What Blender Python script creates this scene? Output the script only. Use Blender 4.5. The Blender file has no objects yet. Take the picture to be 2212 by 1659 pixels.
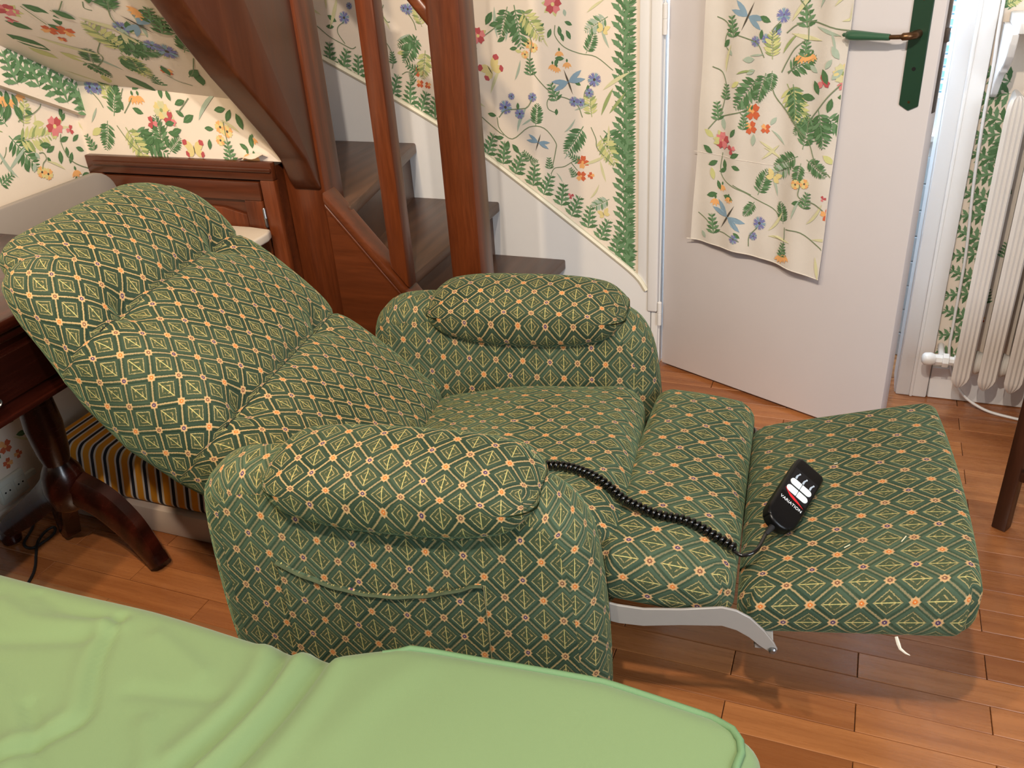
import bpy, bmesh, math, random
import numpy as np
from mathutils import Vector, Matrix
from mathutils.bvhtree import BVHTree

S = bpy.context.scene
COL = S.collection
random.seed(7)
PI = math.pi

# ------------------------------------------------------------------ camera
cam = bpy.data.cameras.new('camera')
cam.sensor_fit = 'HORIZONTAL'
cam.sensor_width = 36.0
cam.lens = 1900.0 / 2212.0 * 36.0
cam.clip_start = 0.02
co = bpy.data.objects.new('camera', cam)
COL.objects.link(co)
CR = ((0.932832, 0.354908, -0.062168), (0.121469, -0.472199, -0.873083), (-0.33922, 0.806888, -0.483593))
co.matrix_world = Matrix(((CR[0][0], -CR[1][0], -CR[2][0], 0.0),
                          (CR[0][1], -CR[1][1], -CR[2][1], 0.0),
                          (CR[0][2], -CR[1][2], -CR[2][2], 1.4),
                          (0, 0, 0, 1)))
S.camera = co

# ------------------------------------------------------------------ world, lights, exposure
W = bpy.data.worlds.new('world')
S.world = W
W.use_nodes = True
W.node_tree.nodes['Background'].inputs[0].default_value = (0.62, 0.80, 1.0, 1)
W.node_tree.nodes['Background'].inputs[1].default_value = 1.0
S.view_settings.view_transform = 'Standard'
S.view_settings.look = 'None'
S.view_settings.exposure = 0.3
S.view_settings.gamma = 1.0
S.view_settings.use_curve_mapping = False


def lamp(name, kind, loc, energy, color, size=0.1, size_y=None, aim=None):
    l = bpy.data.lights.new(name, kind)
    l.energy = energy
    l.color = color
    if kind == 'AREA':
        l.shape = 'RECTANGLE'
        l.size = size
        l.size_y = size_y or size
    else:
        l.shadow_soft_size = size
    o = bpy.data.objects.new(name, l)
    COL.objects.link(o)
    o.location = loc
    if aim is not None:
        o.rotation_euler = (Vector(aim) - Vector(loc)).to_track_quat('-Z', 'Y').to_euler()
    return o


# warm bulbs of the ceiling lamp over the room, just behind the photographer
WARM = (1.0, 0.88, 0.74)
def spot(name, loc, aim, energy, color, cone, soft=0.025):
    o = lamp(name, 'SPOT', loc, energy, color, soft, aim=aim)
    o.data.spot_size = math.radians(cone)
    o.data.spot_blend = 0.6
    return o


spot('ceiling_spot', (-0.14, -0.05, 2.42), (-0.70, 2.2, 0.75), 118, WARM, 120)
spot('ceiling_spot', (-0.53, -0.05, 2.42), (-1.0, 2.2, 0.75), 60, WARM, 120)
# added warm fill that brightens the left walls, no fixture known there
spot('left_fill', (-0.95, 0.30, 2.30), (-1.8, 1.8, 0.9), 66, (1.0, 0.76, 0.48), 100, 0.04)
# daylight through the window of the right-hand wall
lamp('window_daylight', 'AREA', (1.50, -0.15, 1.45), 36, (0.84, 0.92, 1.0), 1.15, 1.3, aim=(0.0, 0.9, 0.5))
# daylight in the small passage behind the door
lamp('back_room_daylight', 'AREA', (0.0, 2.775, 1.95), 30, (0.66, 0.83, 1.0), 1.0, 0.10, aim=(0.0, 2.775, 0.0))


# ------------------------------------------------------------------ node helpers
class NT:
    def __init__(self, mat):
        mat.use_nodes = True
        self.t = mat.node_tree
        self.n = self.t.nodes
        self.n.clear()
        self.out = self.n.new('ShaderNodeOutputMaterial')
        self.b = self.n.new('ShaderNodeBsdfPrincipled')
        self.t.links.new(self.b.outputs[0], self.out.inputs[0])

    def L(self, a, b):
        self.t.links.new(a, b)

    def put(self, sock, v):
        if hasattr(v, 'is_linked') or isinstance(v, bpy.types.NodeSocket):
            self.t.links.new(v, sock)
        else:
            sock.default_value = v

    def m(self, op, a, b=None, c=None):
        n = self.n.new('ShaderNodeMath')
        n.operation = op
        self.put(n.inputs[0], a)
        if b is not None:
            self.put(n.inputs[1], b)
        if c is not None:
            self.put(n.inputs[2], c)
        return n.outputs[0]

    def step(self, v, e0, e1):
        n = self.n.new('ShaderNodeMapRange')
        n.interpolation_type = 'SMOOTHSTEP'
        self.put(n.inputs[0], v)
        n.inputs[1].default_value = e0
        n.inputs[2].default_value = e1
        return n.outputs[0]

    def mix(self, f, a, b, mode='MIX'):
        n = self.n.new('ShaderNodeMix')
        n.data_type = 'RGBA'
        n.blend_type = mode
        self.put(n.inputs[0], f)
        self.put(n.inputs[6], a)
        self.put(n.inputs[7], b)
        return n.outputs[2]

    def noise(self, vec, scale, detail=3, rough=0.5, dim='3D'):
        n = self.n.new('ShaderNodeTexNoise')
        n.noise_dimensions = dim
        if vec is not None:
            self.L(vec, n.inputs['Vector'])
        n.inputs['Scale'].default_value = scale
        n.inputs['Detail'].default_value = detail
        n.inputs['Roughness'].default_value = rough
        return n.outputs[0]

    def coord(self, which='Object'):
        return self.n.new('ShaderNodeTexCoord').outputs[which]

    def mapv(self, vec, scale=(1, 1, 1), rot=(0, 0, 0), loc=(0, 0, 0)):
        n = self.n.new('ShaderNodeMapping')
        self.L(vec, n.inputs[0])
        self.put(n.inputs[1], loc)
        n.inputs[2].default_value = rot
        n.inputs[3].default_value = scale
        return n.outputs[0]

    def bump(self, h, strength=0.3, dist=0.002):
        n = self.n.new('ShaderNodeBump')
        n.inputs['Strength'].default_value = strength
        n.inputs['Distance'].default_value = dist
        self.L(h, n.inputs['Height'])
        self.L(n.outputs[0], self.b.inputs['Normal'])

    def base(self, v):
        self.put(self.b.inputs['Base Color'], v)


def srgb(r, g, b):
    f = lambda c: (c / 255.0 / 12.92) if c <= 10.3 else ((c / 255.0 + 0.055) / 1.055) ** 2.4
    return (f(r), f(g), f(b), 1.0)


def mat(name, col, rough=0.5, metal=0.0, noise=0.0, nscale=40, bump=0.0, bscale=120, coat=0.0, spec=0.5, sheen=0.0):
    m = bpy.data.materials.new(name)
    t = NT(m)
    t.b.inputs['Roughness'].default_value = rough
    t.b.inputs['Metallic'].default_value = metal
    t.b.inputs['Coat Weight'].default_value = coat
    t.b.inputs['Specular IOR Level'].default_value = spec
    t.b.inputs['Sheen Weight'].default_value = sheen
    c = t.coord()
    f = t.noise(c, nscale, 4)
    d = tuple(x * (1 - noise) for x in col[:3]) + (1,)
    e = tuple(min(1, x * (1 + noise * 0.6)) for x in col[:3]) + (1,)
    t.base(t.mix(f, d, e))
    if bump:
        t.bump(t.noise(c, bscale, 3), bump, 0.002)
    return m


def wood(name, dark, light, axis='X', scale=1.0, rough=0.35, coat=0.15, per_object=False, figure=0.5, tone=0.0):
    m = bpy.data.materials.new(name)
    t = NT(m)
    t.b.inputs['Roughness'].default_value = rough
    t.b.inputs['Coat Weight'].default_value = coat
    t.b.inputs['Coat Roughness'].default_value = 0.2
    c = t.coord()
    sc = {'X': (1.6, 22, 22), 'Y': (22, 1.6, 22), 'Z': (22, 22, 1.6)}[axis]
    sc = tuple(s * scale for s in sc)
    info = t.n.new('ShaderNodeObjectInfo')
    rnd = info.outputs['Random']
    cmb = t.n.new('ShaderNodeCombineXYZ')
    for i in range(3):
        t.L(t.m('MULTIPLY', rnd, 37.0 + 11 * i), cmb.inputs[i])
    v = t.mapv(c, sc, loc=cmb.outputs[0] if per_object else (0, 0, 0))
    big = t.noise(v, 0.35, 3, 0.55)
    wv = t.n.new('ShaderNodeTexWave')
    wv.wave_type = 'RINGS' if figure > 0.6 else 'BANDS'
    wv.bands_direction = 'Y' if axis != 'Y' else 'X'
    wv.inputs['Scale'].default_value = 0.32
    wv.inputs['Distortion'].default_value = 7.0
    wv.inputs['Detail'].default_value = 2.5
    wv.inputs['Detail Scale'].default_value = 0.6
    t.L(v, wv.inputs['Vector'])
    fine = t.noise(v, 6.0, 4, 0.65)
    f = t.m('ADD', t.m('MULTIPLY', big, 0.5), t.m('MULTIPLY', wv.outputs['Fac'], 0.22 * figure * 2))
    f = t.m('ADD', f, t.m('MULTIPLY', fine, 0.32))
    if per_object:
        f = t.m('ADD', f, t.m('MULTIPLY', t.m('SUBTRACT', rnd, 0.5), 0.24))
    f = t.step(f, 0.25, 0.95)
    col = t.mix(f, dark, light)
    t.base(col)
    t.L(t.m('ADD', t.m('MULTIPLY', fine, 0.18), rough - 0.09), t.b.inputs['Roughness'])
    t.bump(fine, 0.12, 0.001)
    return m


def velvet(name, line=0.34, dk=1.0):
    """cut velvet upholstery: diamond lattice with rosettes, driven by the UV map in metres"""
    m = bpy.data.materials.new(name)
    t = NT(m)
    uv = t.coord('UV')
    wob = t.noise(t.mapv(uv, (1, 1, 1)), 330, 2, 0.5, '3D')
    w = t.m('MULTIPLY', t.m('SUBTRACT', wob, 0.5), 0.06)
    sp = t.n.new('ShaderNodeSeparateXYZ')
    t.L(uv, sp.inputs[0])
    X = t.m('DIVIDE', sp.outputs[0], 0.0610)
    Y = t.m('DIVIDE', sp.outputs[1], 0.0765)
    p = t.m('ADD', X, Y)
    q = t.m('SUBTRACT', Y, X)
    a = t.m('SUBTRACT', t.m('FRACT', p), 0.5)
    b = t.m('SUBTRACT', t.m('FRACT', q), 0.5)
    A = t.m('ABSOLUTE', a)
    B = t.m('ABSOLUTE', b)
    mx = t.m('ADD', t.m('MAXIMUM', A, B), w)
    cA = t.m('SUBTRACT', 0.5, A)
    cB = t.m('SUBTRACT', 0.5, B)
    # nap: broad brushed patches
    nap = t.noise(uv, 5.0, 3, 0.55)
    fine = t.noise(uv, 900, 2, 0.6)
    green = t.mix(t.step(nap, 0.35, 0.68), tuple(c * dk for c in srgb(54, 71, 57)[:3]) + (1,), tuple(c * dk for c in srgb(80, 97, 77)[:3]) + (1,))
    green = t.mix(t.m('MULTIPLY', fine, 0.3), green, srgb(42, 58, 46))
    cream = t.mix(t.step(nap, 0.3, 0.7), srgb(164, 141, 98), srgb(174, 147, 108))
    dark = srgb(40, 56, 40)
    core = t.mix(t.step(fine, 0.3, 0.7), srgb(50, 62, 44), srgb(78, 84, 58))
    col = green
    # recessed channel beside the lattice line
    ch = t.m('MULTIPLY', t.step(mx, 0.385, 0.425), t.m('SUBTRACT', 1.0, t.step(mx, 0.45, 0.47)))
    col = t.mix(t.m('MULTIPLY', ch, 0.55), col, dark)
    ln = t.step(mx, 0.458, 0.486)
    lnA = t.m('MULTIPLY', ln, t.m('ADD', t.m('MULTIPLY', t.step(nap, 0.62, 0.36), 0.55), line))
    col = t.mix(lnA, col, cream)
    inner = t.m('SUBTRACT', 1.0, t.step(mx, 0.27, 0.29))
    col = t.mix(t.m('MULTIPLY', inner, 0.8), col, core)
    o1 = t.m('SUBTRACT', 1.0, t.step(t.m('ABSOLUTE', t.m('SUBTRACT', mx, 0.270)), 0.009, 0.025))
    col = t.mix(t.m('MULTIPLY', o1, 0.8), col, srgb(166, 150, 104))
    o2 = t.m('SUBTRACT', 1.0, t.step(t.m('ABSOLUTE', t.m('SUBTRACT', mx, 0.140)), 0.008, 0.028))
    brk = t.step(t.noise(uv, 150, 2), 0.38, 0.58)
    col = t.mix(t.m('MULTIPLY', t.m('MULTIPLY', o2, 0.8), brk), col, srgb(168, 148, 98))
    dg = t.m('SUBTRACT', 1.0, t.step(t.m('ADD', t.m('ABSOLUTE', t.m('SUBTRACT', a, b)), t.m('MULTIPLY', w, 0.5)), 0.006, 0.034))
    dg = t.m('MULTIPLY', dg, t.m('SUBTRACT', 1.0, t.step(mx, 0.24, 0.26)))
    col = t.mix(t.m('MULTIPLY', dg, 0.85), col, srgb(204, 190, 120))
    # rosettes where the lattice lines cross
    star = t.m('MINIMUM', t.m('MAXIMUM', cA, cB), t.m('MULTIPLY', t.m('ADD', cA, cB), 0.74))
    star = t.m('ADD', star, t.m('MULTIPLY', w, 0.6))
    ros = t.m('SUBTRACT', 1.0, t.step(star, 0.110, 0.134))
    col = t.mix(ros, col, srgb(188, 152, 108))
    idx = t.m('MODULO', t.m('ADD', t.m('ADD', t.m('FLOOR', t.m('ADD', p, 0.5)), t.m('MULTIPLY', t.m('FLOOR', t.m('ADD', q, 0.5)), 2.0)), 300.0), 3.0)
    isA = t.m('LESS_THAN', idx, 0.5)
    isB = t.m('GREATER_THAN', idx, 1.5)
    cc = t.mix(isA, srgb(120, 82, 62), srgb(196, 112, 52))
    cc = t.mix(isB, cc, srgb(78, 56, 88))
    r2 = t.m('SUBTRACT', 1.0, t.step(star, 0.056, 0.072))
    col = t.mix(r2, col, cc)
    r3 = t.m('SUBTRACT', 1.0, t.step(star, 0.014, 0.024))
    col = t.mix(r3, col, srgb(206, 180, 140))
    t.base(col)
    t.b.inputs['Roughness'].default_value = 0.85
    t.b.inputs['Specular IOR Level'].default_value = 0.15
    t.b.inputs['Sheen Weight'].default_value = 0.38
    t.b.inputs['Sheen Roughness'].default_value = 0.35
    t.b.inputs['Sheen Tint'].default_value = srgb(150, 190, 150)
    band = t.m('MULTIPLY', t.step(mx, 0.26, 0.31), t.m('SUBTRACT', 1.0, t.step(mx, 0.37, 0.42)))
    h = t.m('ADD', t.m('ADD', band, t.m('MULTIPLY', o1, -0.3)), t.m('MULTIPLY', fine, 0.25))
    t.bump(h, 0.55, 0.0022)
    return m


def striped(name, axis=0, period=0.062):
    m = bpy.data.materials.new(name)
    t = NT(m)
    sp = t.n.new('ShaderNodeSeparateXYZ')
    t.L(t.coord(), sp.inputs[0])
    u = t.m('FRACT', t.m('DIVIDE', t.m('ADD', sp.outputs[axis], 5.0), period))
    # yellow 0-.46, white .46-.6, navy .6-.84, white .84-1
    c = t.mix(t.step(u, 0.455, 0.465), srgb(226, 152, 30), srgb(222, 214, 205))
    c = t.mix(t.step(u, 0.595, 0.605), c, srgb(22, 24, 40))
    c = t.mix(t.step(u, 0.835, 0.845), c, srgb(222, 214, 205))
    t.base(c)
    t.b.inputs['Roughness'].default_value = 0.8
    t.bump(t.noise(t.coord(), 600, 2), 0.15, 0.001)
    return m


M = {}
M['velvet'] = velvet('green_lattice_velvet')
M['velvetback'] = velvet('green_lattice_velvet_shaded', 0.66, 0.66)  # same cloth; the shaded look of back and pads is put into its colours
M['lining'] = mat('brown_lining', srgb(70, 48, 34), 0.9, noise=0.15, bump=0.2, bscale=500)
M['steel'] = mat('grey_enamelled_steel', srgb(146, 141, 137), 0.4, 0.0, noise=0.04)
M['bolt'] = mat('bolt_steel', srgb(140, 140, 142), 0.3, 0.9)
M['black'] = mat('black_plastic', srgb(8, 8, 10), 0.32, noise=0.05, spec=0.3)
M['cordblack'] = mat('black_cord', srgb(9, 9, 10), 0.16, coat=0.4)
M['softblack'] = mat('black_rubber', srgb(26, 26, 27), 0.55)
M['button'] = mat('white_button', srgb(226, 236, 240), 0.4)
M['icongrey'] = mat('grey_icon', srgb(176, 188, 202), 0.5)
M['red'] = mat('red_print', srgb(206, 36, 44), 0.4)
M['whiteprint'] = mat('white_print', srgb(236, 240, 244), 0.4)
M['oak'] = wood('red_stained_oak', srgb(62, 25, 9), srgb(136, 66, 28), 'Z', 1.0, 0.36, 0.2, figure=0.25)
M['oakx'] = wood('red_stained_oak_level', srgb(56, 23, 9), srgb(118, 56, 25), 'X', 1.0, 0.36, 0.2, figure=0.25)
M['oakpanel'] = wood('figured_oak_panel', srgb(64, 29, 13), srgb(112, 58, 29), 'Z', 0.5, 0.36, 0.2, figure=0.12)
M['oakstring'] = wood('stringer_oak', srgb(60, 26, 10), srgb(126, 62, 27), 'X', 0.7, 0.36, 0.2, figure=0.3)
M['tread'] = wood('brown_oak_tread', srgb(66, 44, 32), srgb(124, 88, 66), 'Y', 0.9, 0.42, 0.1, figure=0.2)
M['mahogany'] = wood('mahogany', srgb(26, 7, 4), srgb(70, 23, 12), 'Y', 1.0, 0.25, 0.35)
M['darkoak'] = wood('dark_brown_wood', srgb(34, 16, 8), srgb(80, 42, 24), 'Z', 1.0, 0.4, 0.1)
M['plank'] = wood('oak_parquet', srgb(138, 82, 44), srgb(198, 130, 76), 'X', 1.0, 0.28, 0.4, per_object=True, figure=0.2)
M['plankstuff'] = wood('oak_parquet_rest', srgb(126, 80, 46), srgb(186, 130, 82), 'X', 1.0, 0.30, 0.35)
M['gap'] = mat('dark_floor_joint', srgb(40, 20, 10), 0.9)
M['paper'] = mat('cream_wallpaper', srgb(234, 220, 204), 0.85, noise=0.03, nscale=9, bump=0.08, bscale=300)
M['white'] = mat('white_paint', srgb(230, 228, 226), 0.42, noise=0.03, nscale=14, bump=0.05, bscale=60)
M['doorpaint'] = mat('ivory_door_paint', srgb(218, 212, 212), 0.5, noise=0.03, nscale=8, bump=0.04, bscale=120)
M['cream'] = mat('cream_trim', srgb(232, 226, 204), 0.5)
M['radiator'] = mat('radiator_enamel', srgb(222, 216, 210), 0.38, noise=0.08, nscale=12, bump=0.1, bscale=40)
M['ceiling'] = mat('ceiling_white', srgb(205, 200, 194), 0.9)
M['plainwall'] = mat('plain_wall', srgb(176, 168, 160), 0.9)
M['plate'] = mat('dark_green_lacquer', srgb(28, 62, 44), 0.4, noise=0.08)
M['handle'] = mat('green_lacquer', srgb(58, 98, 74), 0.3, noise=0.12, coat=0.3)
M['brass'] = mat('aged_brass', srgb(112, 82, 56), 0.35, 0.85, noise=0.3)
M['lockdark'] = mat('worn_lock_edge', srgb(88, 78, 72), 0.5, 0.5, noise=0.4, nscale=60)
M['linen'] = mat('printed_linen', srgb(216, 208, 198), 0.9, noise=0.03, bump=0.2, bscale=700)
M['sheet'] = mat('apple_green_cotton', srgb(116, 140, 94), 0.85, noise=0.03, nscale=7, bump=0.14, bscale=900, sheen=0.2)
M['piping'] = mat('apple_green_piping', srgb(106, 140, 98), 0.8, bump=0.2, bscale=800)
M['greyboard'] = mat('grey_board', srgb(148, 140, 134), 0.6, noise=0.03)
M['whitetop'] = mat('white_tabletop', srgb(214, 200, 182), 0.5, noise=0.03)
M['plinth'] = mat('white_plinth', srgb(206, 188, 176), 0.6, noise=0.04)
M['stripe'] = striped('yellow_navy_stripe', 0, 0.0435)
M['outlet'] = mat('outlet_white', srgb(206, 210, 200), 0.4)
M['hole'] = mat('dark_hole', srgb(14, 12, 12), 0.9)
M['tile'] = mat('white_tile', srgb(216, 228, 236), 0.25, noise=0.03, coat=0.3)
M['straw'] = mat('pale_straw', srgb(222, 210, 178), 0.8)
M['thread'] = mat('loose_white_thread', srgb(220, 214, 200), 0.8)
M['pane'] = bpy.data.materials.new('frosted_window_light')
_t = NT(M['pane'])
_t.base((0.8, 0.9, 1, 1))
_t.b.inputs['Emission Color'].default_value = (0.72, 0.88, 1.0, 1)
_t.b.inputs['Emission Strength'].default_value = 2.6
M['shutter'] = mat('blue_grey_shutter', srgb(150, 190, 214), 0.5)

# printed colours of the floral pattern
PRINT = {
    'g0': srgb(80, 118, 76), 'g1': srgb(150, 166, 108), 'g2': srgb(172, 188, 170), 'g3': srgb(108, 144, 104),
    'y1': srgb(204, 204, 140), 'vine': srgb(120, 136, 104), 'pink': srgb(220, 132, 134), 'pinkd': srgb(188, 84, 88),
    'or': srgb(238, 176, 112), 'red': srgb(208, 104, 66), 'blue': srgb(124, 126, 178), 'dfly': srgb(134, 162, 182),
    'yel': srgb(226, 208, 144), 'dk': srgb(84, 78, 66), 'pale': srgb(212, 208, 164),
}
PN = list(PRINT)
PM = [mat('print_' + k, PRINT[k], 0.85, noise=0.10, nscale=60) for k in PN]
PI_ = {k: i for i, k in enumerate(PN)}


# ------------------------------------------------------------------ object helpers
def link(name, me, material=None, parent=None):
    o = bpy.data.objects.new(name, me)
    COL.objects.link(o)
    if material is not None:
        for mm in (material if isinstance(material, (list, tuple)) else [material]):
            me.materials.append(mm)
    if parent is not None:
        o.parent = parent
        l = parent.location
        if not parent.get('local'):
            o.matrix_parent_inverse = Matrix.Translation(-Vector(l))
    return o


def smooth(me, ang=None):
    for p in me.polygons:
        p.use_smooth = True
    if ang is not None:
        me.set_sharp_from_angle(angle=math.radians(ang))


def mesh(name, verts, faces, material=None, parent=None, sm=False, ang=None, uv=None):
    me = bpy.data.meshes.new(name)
    me.from_pydata([tuple(map(float, v)) for v in verts], [], [tuple(map(int, f)) for f in faces])
    if uv is not None:
        l = me.uv_layers.new(name='UVMap')
        l.data.foreach_set('uv', np.array(uv, dtype=np.float32).ravel())
    me.update()
    if sm:
        smooth(me, ang)
    return link(name, me, material, parent)


def bm_obj(name, bm, material=None, parent=None, sm=False, ang=None):
    bmesh.ops.recalc_face_normals(bm, faces=bm.faces[:])
    me = bpy.data.meshes.new(name)
    bm.to_mesh(me)
    bm.free()
    if sm:
        smooth(me, ang)
    return link(name, me, material, parent)


def add_box(bm, x0, x1, y0, y1, z0, z1, bev=0.0, seg=1):
    vs = [bm.verts.new((x, y, z)) for x in (x0, x1) for y in (y0, y1) for z in (z0, z1)]
    fs = [(0, 1, 3, 2), (4, 6, 7, 5), (0, 4, 5, 1), (2, 3, 7, 6), (0, 2, 6, 4), (1, 5, 7, 3)]
    f = [bm.faces.new([vs[i] for i in q]) for q in fs]
    if bev > 0:
        es = list({e for ff in f for e in ff.edges})
        bmesh.ops.bevel(bm, geom=es, offset=bev, segments=seg, affect='EDGES', profile=0.5)
    return vs


def box(name, x0, x1, y0, y1, z0, z1, material, parent=None, bev=0.0, seg=1):
    bm = bmesh.new()
    add_box(bm, x0, x1, y0, y1, z0, z1, bev, seg)
    return bm_obj(name, bm, material, parent, sm=bev > 0, ang=40)


def add_prism(bm, pts, vec, bev=0.0, seg=2):
    v0 = [bm.verts.new(p) for p in pts]
    v1 = [bm.verts.new(Vector(p) + Vector(vec)) for p in pts]
    n = len(pts)
    fs = [bm.faces.new(v0), bm.faces.new(v1[::-1])]
    for i in range(n):
        fs.append(bm.faces.new((v0[i], v1[i], v1[(i + 1) % n], v0[(i + 1) % n])))
    bmesh.ops.recalc_face_normals(bm, faces=fs)
    if bev > 0:
        es = list({e for ff in fs for e in ff.edges})
        bmesh.ops.bevel(bm, geom=es, offset=bev, segments=seg, affect='EDGES', profile=0.5)


def prism(name, pts, vec, material, parent=None, bev=0.0, seg=2):
    bm = bmesh.new()
    add_prism(bm, pts, vec, bev, seg)
    return bm_obj(name, bm, material, parent, sm=bev > 0, ang=40)


def tube_geo(path, r, n=8, caps=True):
    P = [Vector(p) for p in path]
    R = r if isinstance(r, (list, tuple)) else [r] * len(P)
    V, F = [], []
    t0 = (P[1] - P[0]).normalized()
    up = Vector((0, 0, 1)) if abs(t0.z) < 0.9 else Vector((1, 0, 0))
    a = t0.cross(up).normalized()
    for i, p in enumerate(P):
        t = (P[min(i + 1, len(P) - 1)] - P[max(i - 1, 0)]).normalized()
        a = (a - t * a.dot(t)).normalized()
        b = t.cross(a)
        for k in range(n):
            th = 2 * PI * k / n
            V.append(p + a * (R[i] * math.cos(th)) + b * (R[i] * math.sin(th)))
    for i in range(len(P) - 1):
        for k in range(n):
            k2 = (k + 1) % n
            F.append((i * n + k, i * n + k2, (i + 1) * n + k2, (i + 1) * n + k))
    if caps:
        F.append(tuple(range(n))[::-1])
        F.append(tuple((len(P) - 1) * n + k for k in range(n)))
    return V, F


def tube(name, path, r, material, parent=None, n=8):
    V, F = tube_geo(path, r, n)
    return mesh(name, V, F, material, parent, sm=True, ang=50)


def lathe(name, prof, centre, material, parent=None, n=24, axis=Vector((0, 0, 1))):
    """prof: (radius, height) pairs along the axis"""
    q = Vector((0, 0, 1)).rotation_difference(Vector(axis).normalized())
    V, F = [], []
    for r, h in prof:
        for k in range(n):
            th = 2 * PI * k / n
            V.append(Vector(centre) + q @ Vector((r * math.cos(th), r * math.sin(th), h)))
    for i in range(len(prof) - 1):
        for k in range(n):
            k2 = (k + 1) % n
            F.append((i * n + k, i * n + k2, (i + 1) * n + k2, (i + 1) * n + k))
    F.append(tuple(range(n))[::-1])
    F.append(tuple((len(prof) - 1) * n + k for k in range(n)))
    return mesh(name, V, F, material, parent, sm=True, ang=40)


def spline(pts, n):
    """Catmull-Rom through pts, n samples per span"""
    P = [Vector(p) for p in pts]
    P = [P[0] * 2 - P[1]] + P + [P[-1] * 2 - P[-2]]
    out = []
    for i in range(1, len(P) - 2):
        for k in range(n):
            t = k / n
            a, b, c, d = P[i - 1], P[i], P[i + 1], P[i + 2]
            out.append(0.5 * ((2 * b) + (c - a) * t + (2 * a - 5 * b + 4 * c - d) * t * t + (3 * b - a - 3 * c + d) * t ** 3))
    out.append(P[-2])
    return out


def thing(name, label, cat, loc=(0, 0, 0), group=None, rotz=0.0, local=False):
    o = bpy.data.objects.new(name, None)
    COL.objects.link(o)
    o.empty_display_size = 0.1
    o.location = loc
    o.rotation_euler = (0, 0, rotz)
    if local:
        o['local'] = 1
    return tag(o, label, cat, group)


def tag(o, label, cat, group=None):
    o['label'] = label
    o['category'] = cat
    if group:
        o['group'] = group
    return o


def struct(o):
    o['kind'] = 'structure'
    return o


def rbox_grid(hx, hy, hz, r, nx, ny, nz, k=4):
    """closed rounded box as a quad grid; returns verts, faces, per-loop (axis, u, v) arc-length coordinates"""
    def ax(h, n):
        L = [(-(h - r), -th) for th in np.linspace(PI / 4, 0, k + 1)[:-1]]
        L += [(c, 0.0) for c in np.linspace(-(h - r), h - r, n + 1)]
        L += [(h - r, th) for th in np.linspace(0, PI / 4, k + 1)[1:]]
        return L
    A = [ax(hx, nx), ax(hy, ny), ax(hz, nz)]
    H = [hx, hy, hz]
    key, V, F, UV = {}, [], [], []
    for d in range(3):
        e, f = (d + 1) % 3, (d + 2) % 3
        for sg in (-1, 1):
            idx, uvs = [], []
            for (ce, te) in A[e]:
                ri, ru = [], []
                for (cf, tf) in A[f]:
                    vec = np.zeros(3)
                    vec[d] = sg
                    vec[e] = math.tan(te)
                    vec[f] = math.tan(tf)
                    vec /= np.linalg.norm(vec)
                    p = vec * r
                    p[d] += sg * (H[d] - r)
                    p[e] += ce
                    p[f] += cf
                    kk = tuple(np.round(p, 6))
                    if kk not in key:
                        key[kk] = len(V)
                        V.append(p)
                    ri.append(key[kk])
                    ru.append((ce + r * te, cf + r * tf))
                idx.append(ri)
                uvs.append(ru)
            for i in range(len(A[e]) - 1):
                for j in range(len(A[f]) - 1):
                    q = [(i, j), (i + 1, j), (i + 1, j + 1), (i, j + 1)]
                    if sg < 0:
                        q = q[::-1]
                    F.append([idx[a][b] for a, b in q])
                    for a, b in q:
                        UV.append((d, sg, uvs[a][b][0], uvs[a][b][1]))
    return np.array(V), F, UV


def cushion(name, hx, hy, hz, r, nx, ny, nz, fn, parent, uvmap, material=None, k=4):
    V, F, UV = rbox_grid(hx, hy, hz, r, nx, ny, nz, k)
    P = fn(V.copy())
    uv = [uvmap(*u) for u in UV]
    return mesh(name, P, F, material or M['velvet'], parent, sm=True, uv=uv)


def wrap_uv(hx, hy, hz, r, top, ofs=0.0):
    """UV for a cushion whose cloth runs over the edges: s across, t along; top(a, b) places the upper face"""
    q = r * PI / 4
    cx, cy, cz = hx - r + q, hy - r + q, hz - r + q

    def f(d, sg, a, b):
        if d == 2:
            return top(a, b)
        if d == 1:                       # a = z, b = x
            return top(b, sg * (cy + cz - a + ofs))
        return top(sg * (cx + cz - b + ofs), a)
    return f


def corner_round(x, y, hx, hy, R):
    """pull the corners of a rectangle outline onto circles of radius R"""
    dx = np.maximum(np.abs(x) - (hx - R), 0) / R
    dy = np.maximum(np.abs(y) - (hy - R), 0) / R
    L = np.maximum(dx, dy)
    ln = np.hypot(dx, dy)
    s = np.where(ln > 1e-9, L / np.maximum(ln, 1e-9), 1.0)
    x2 = np.where(dx > 0, np.sign(x) * ((hx - R) + dx * s * R), x)
    y2 = np.where(dy > 0, np.sign(y) * ((hy - R) + dy * s * R), y)
    return x2, y2


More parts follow.
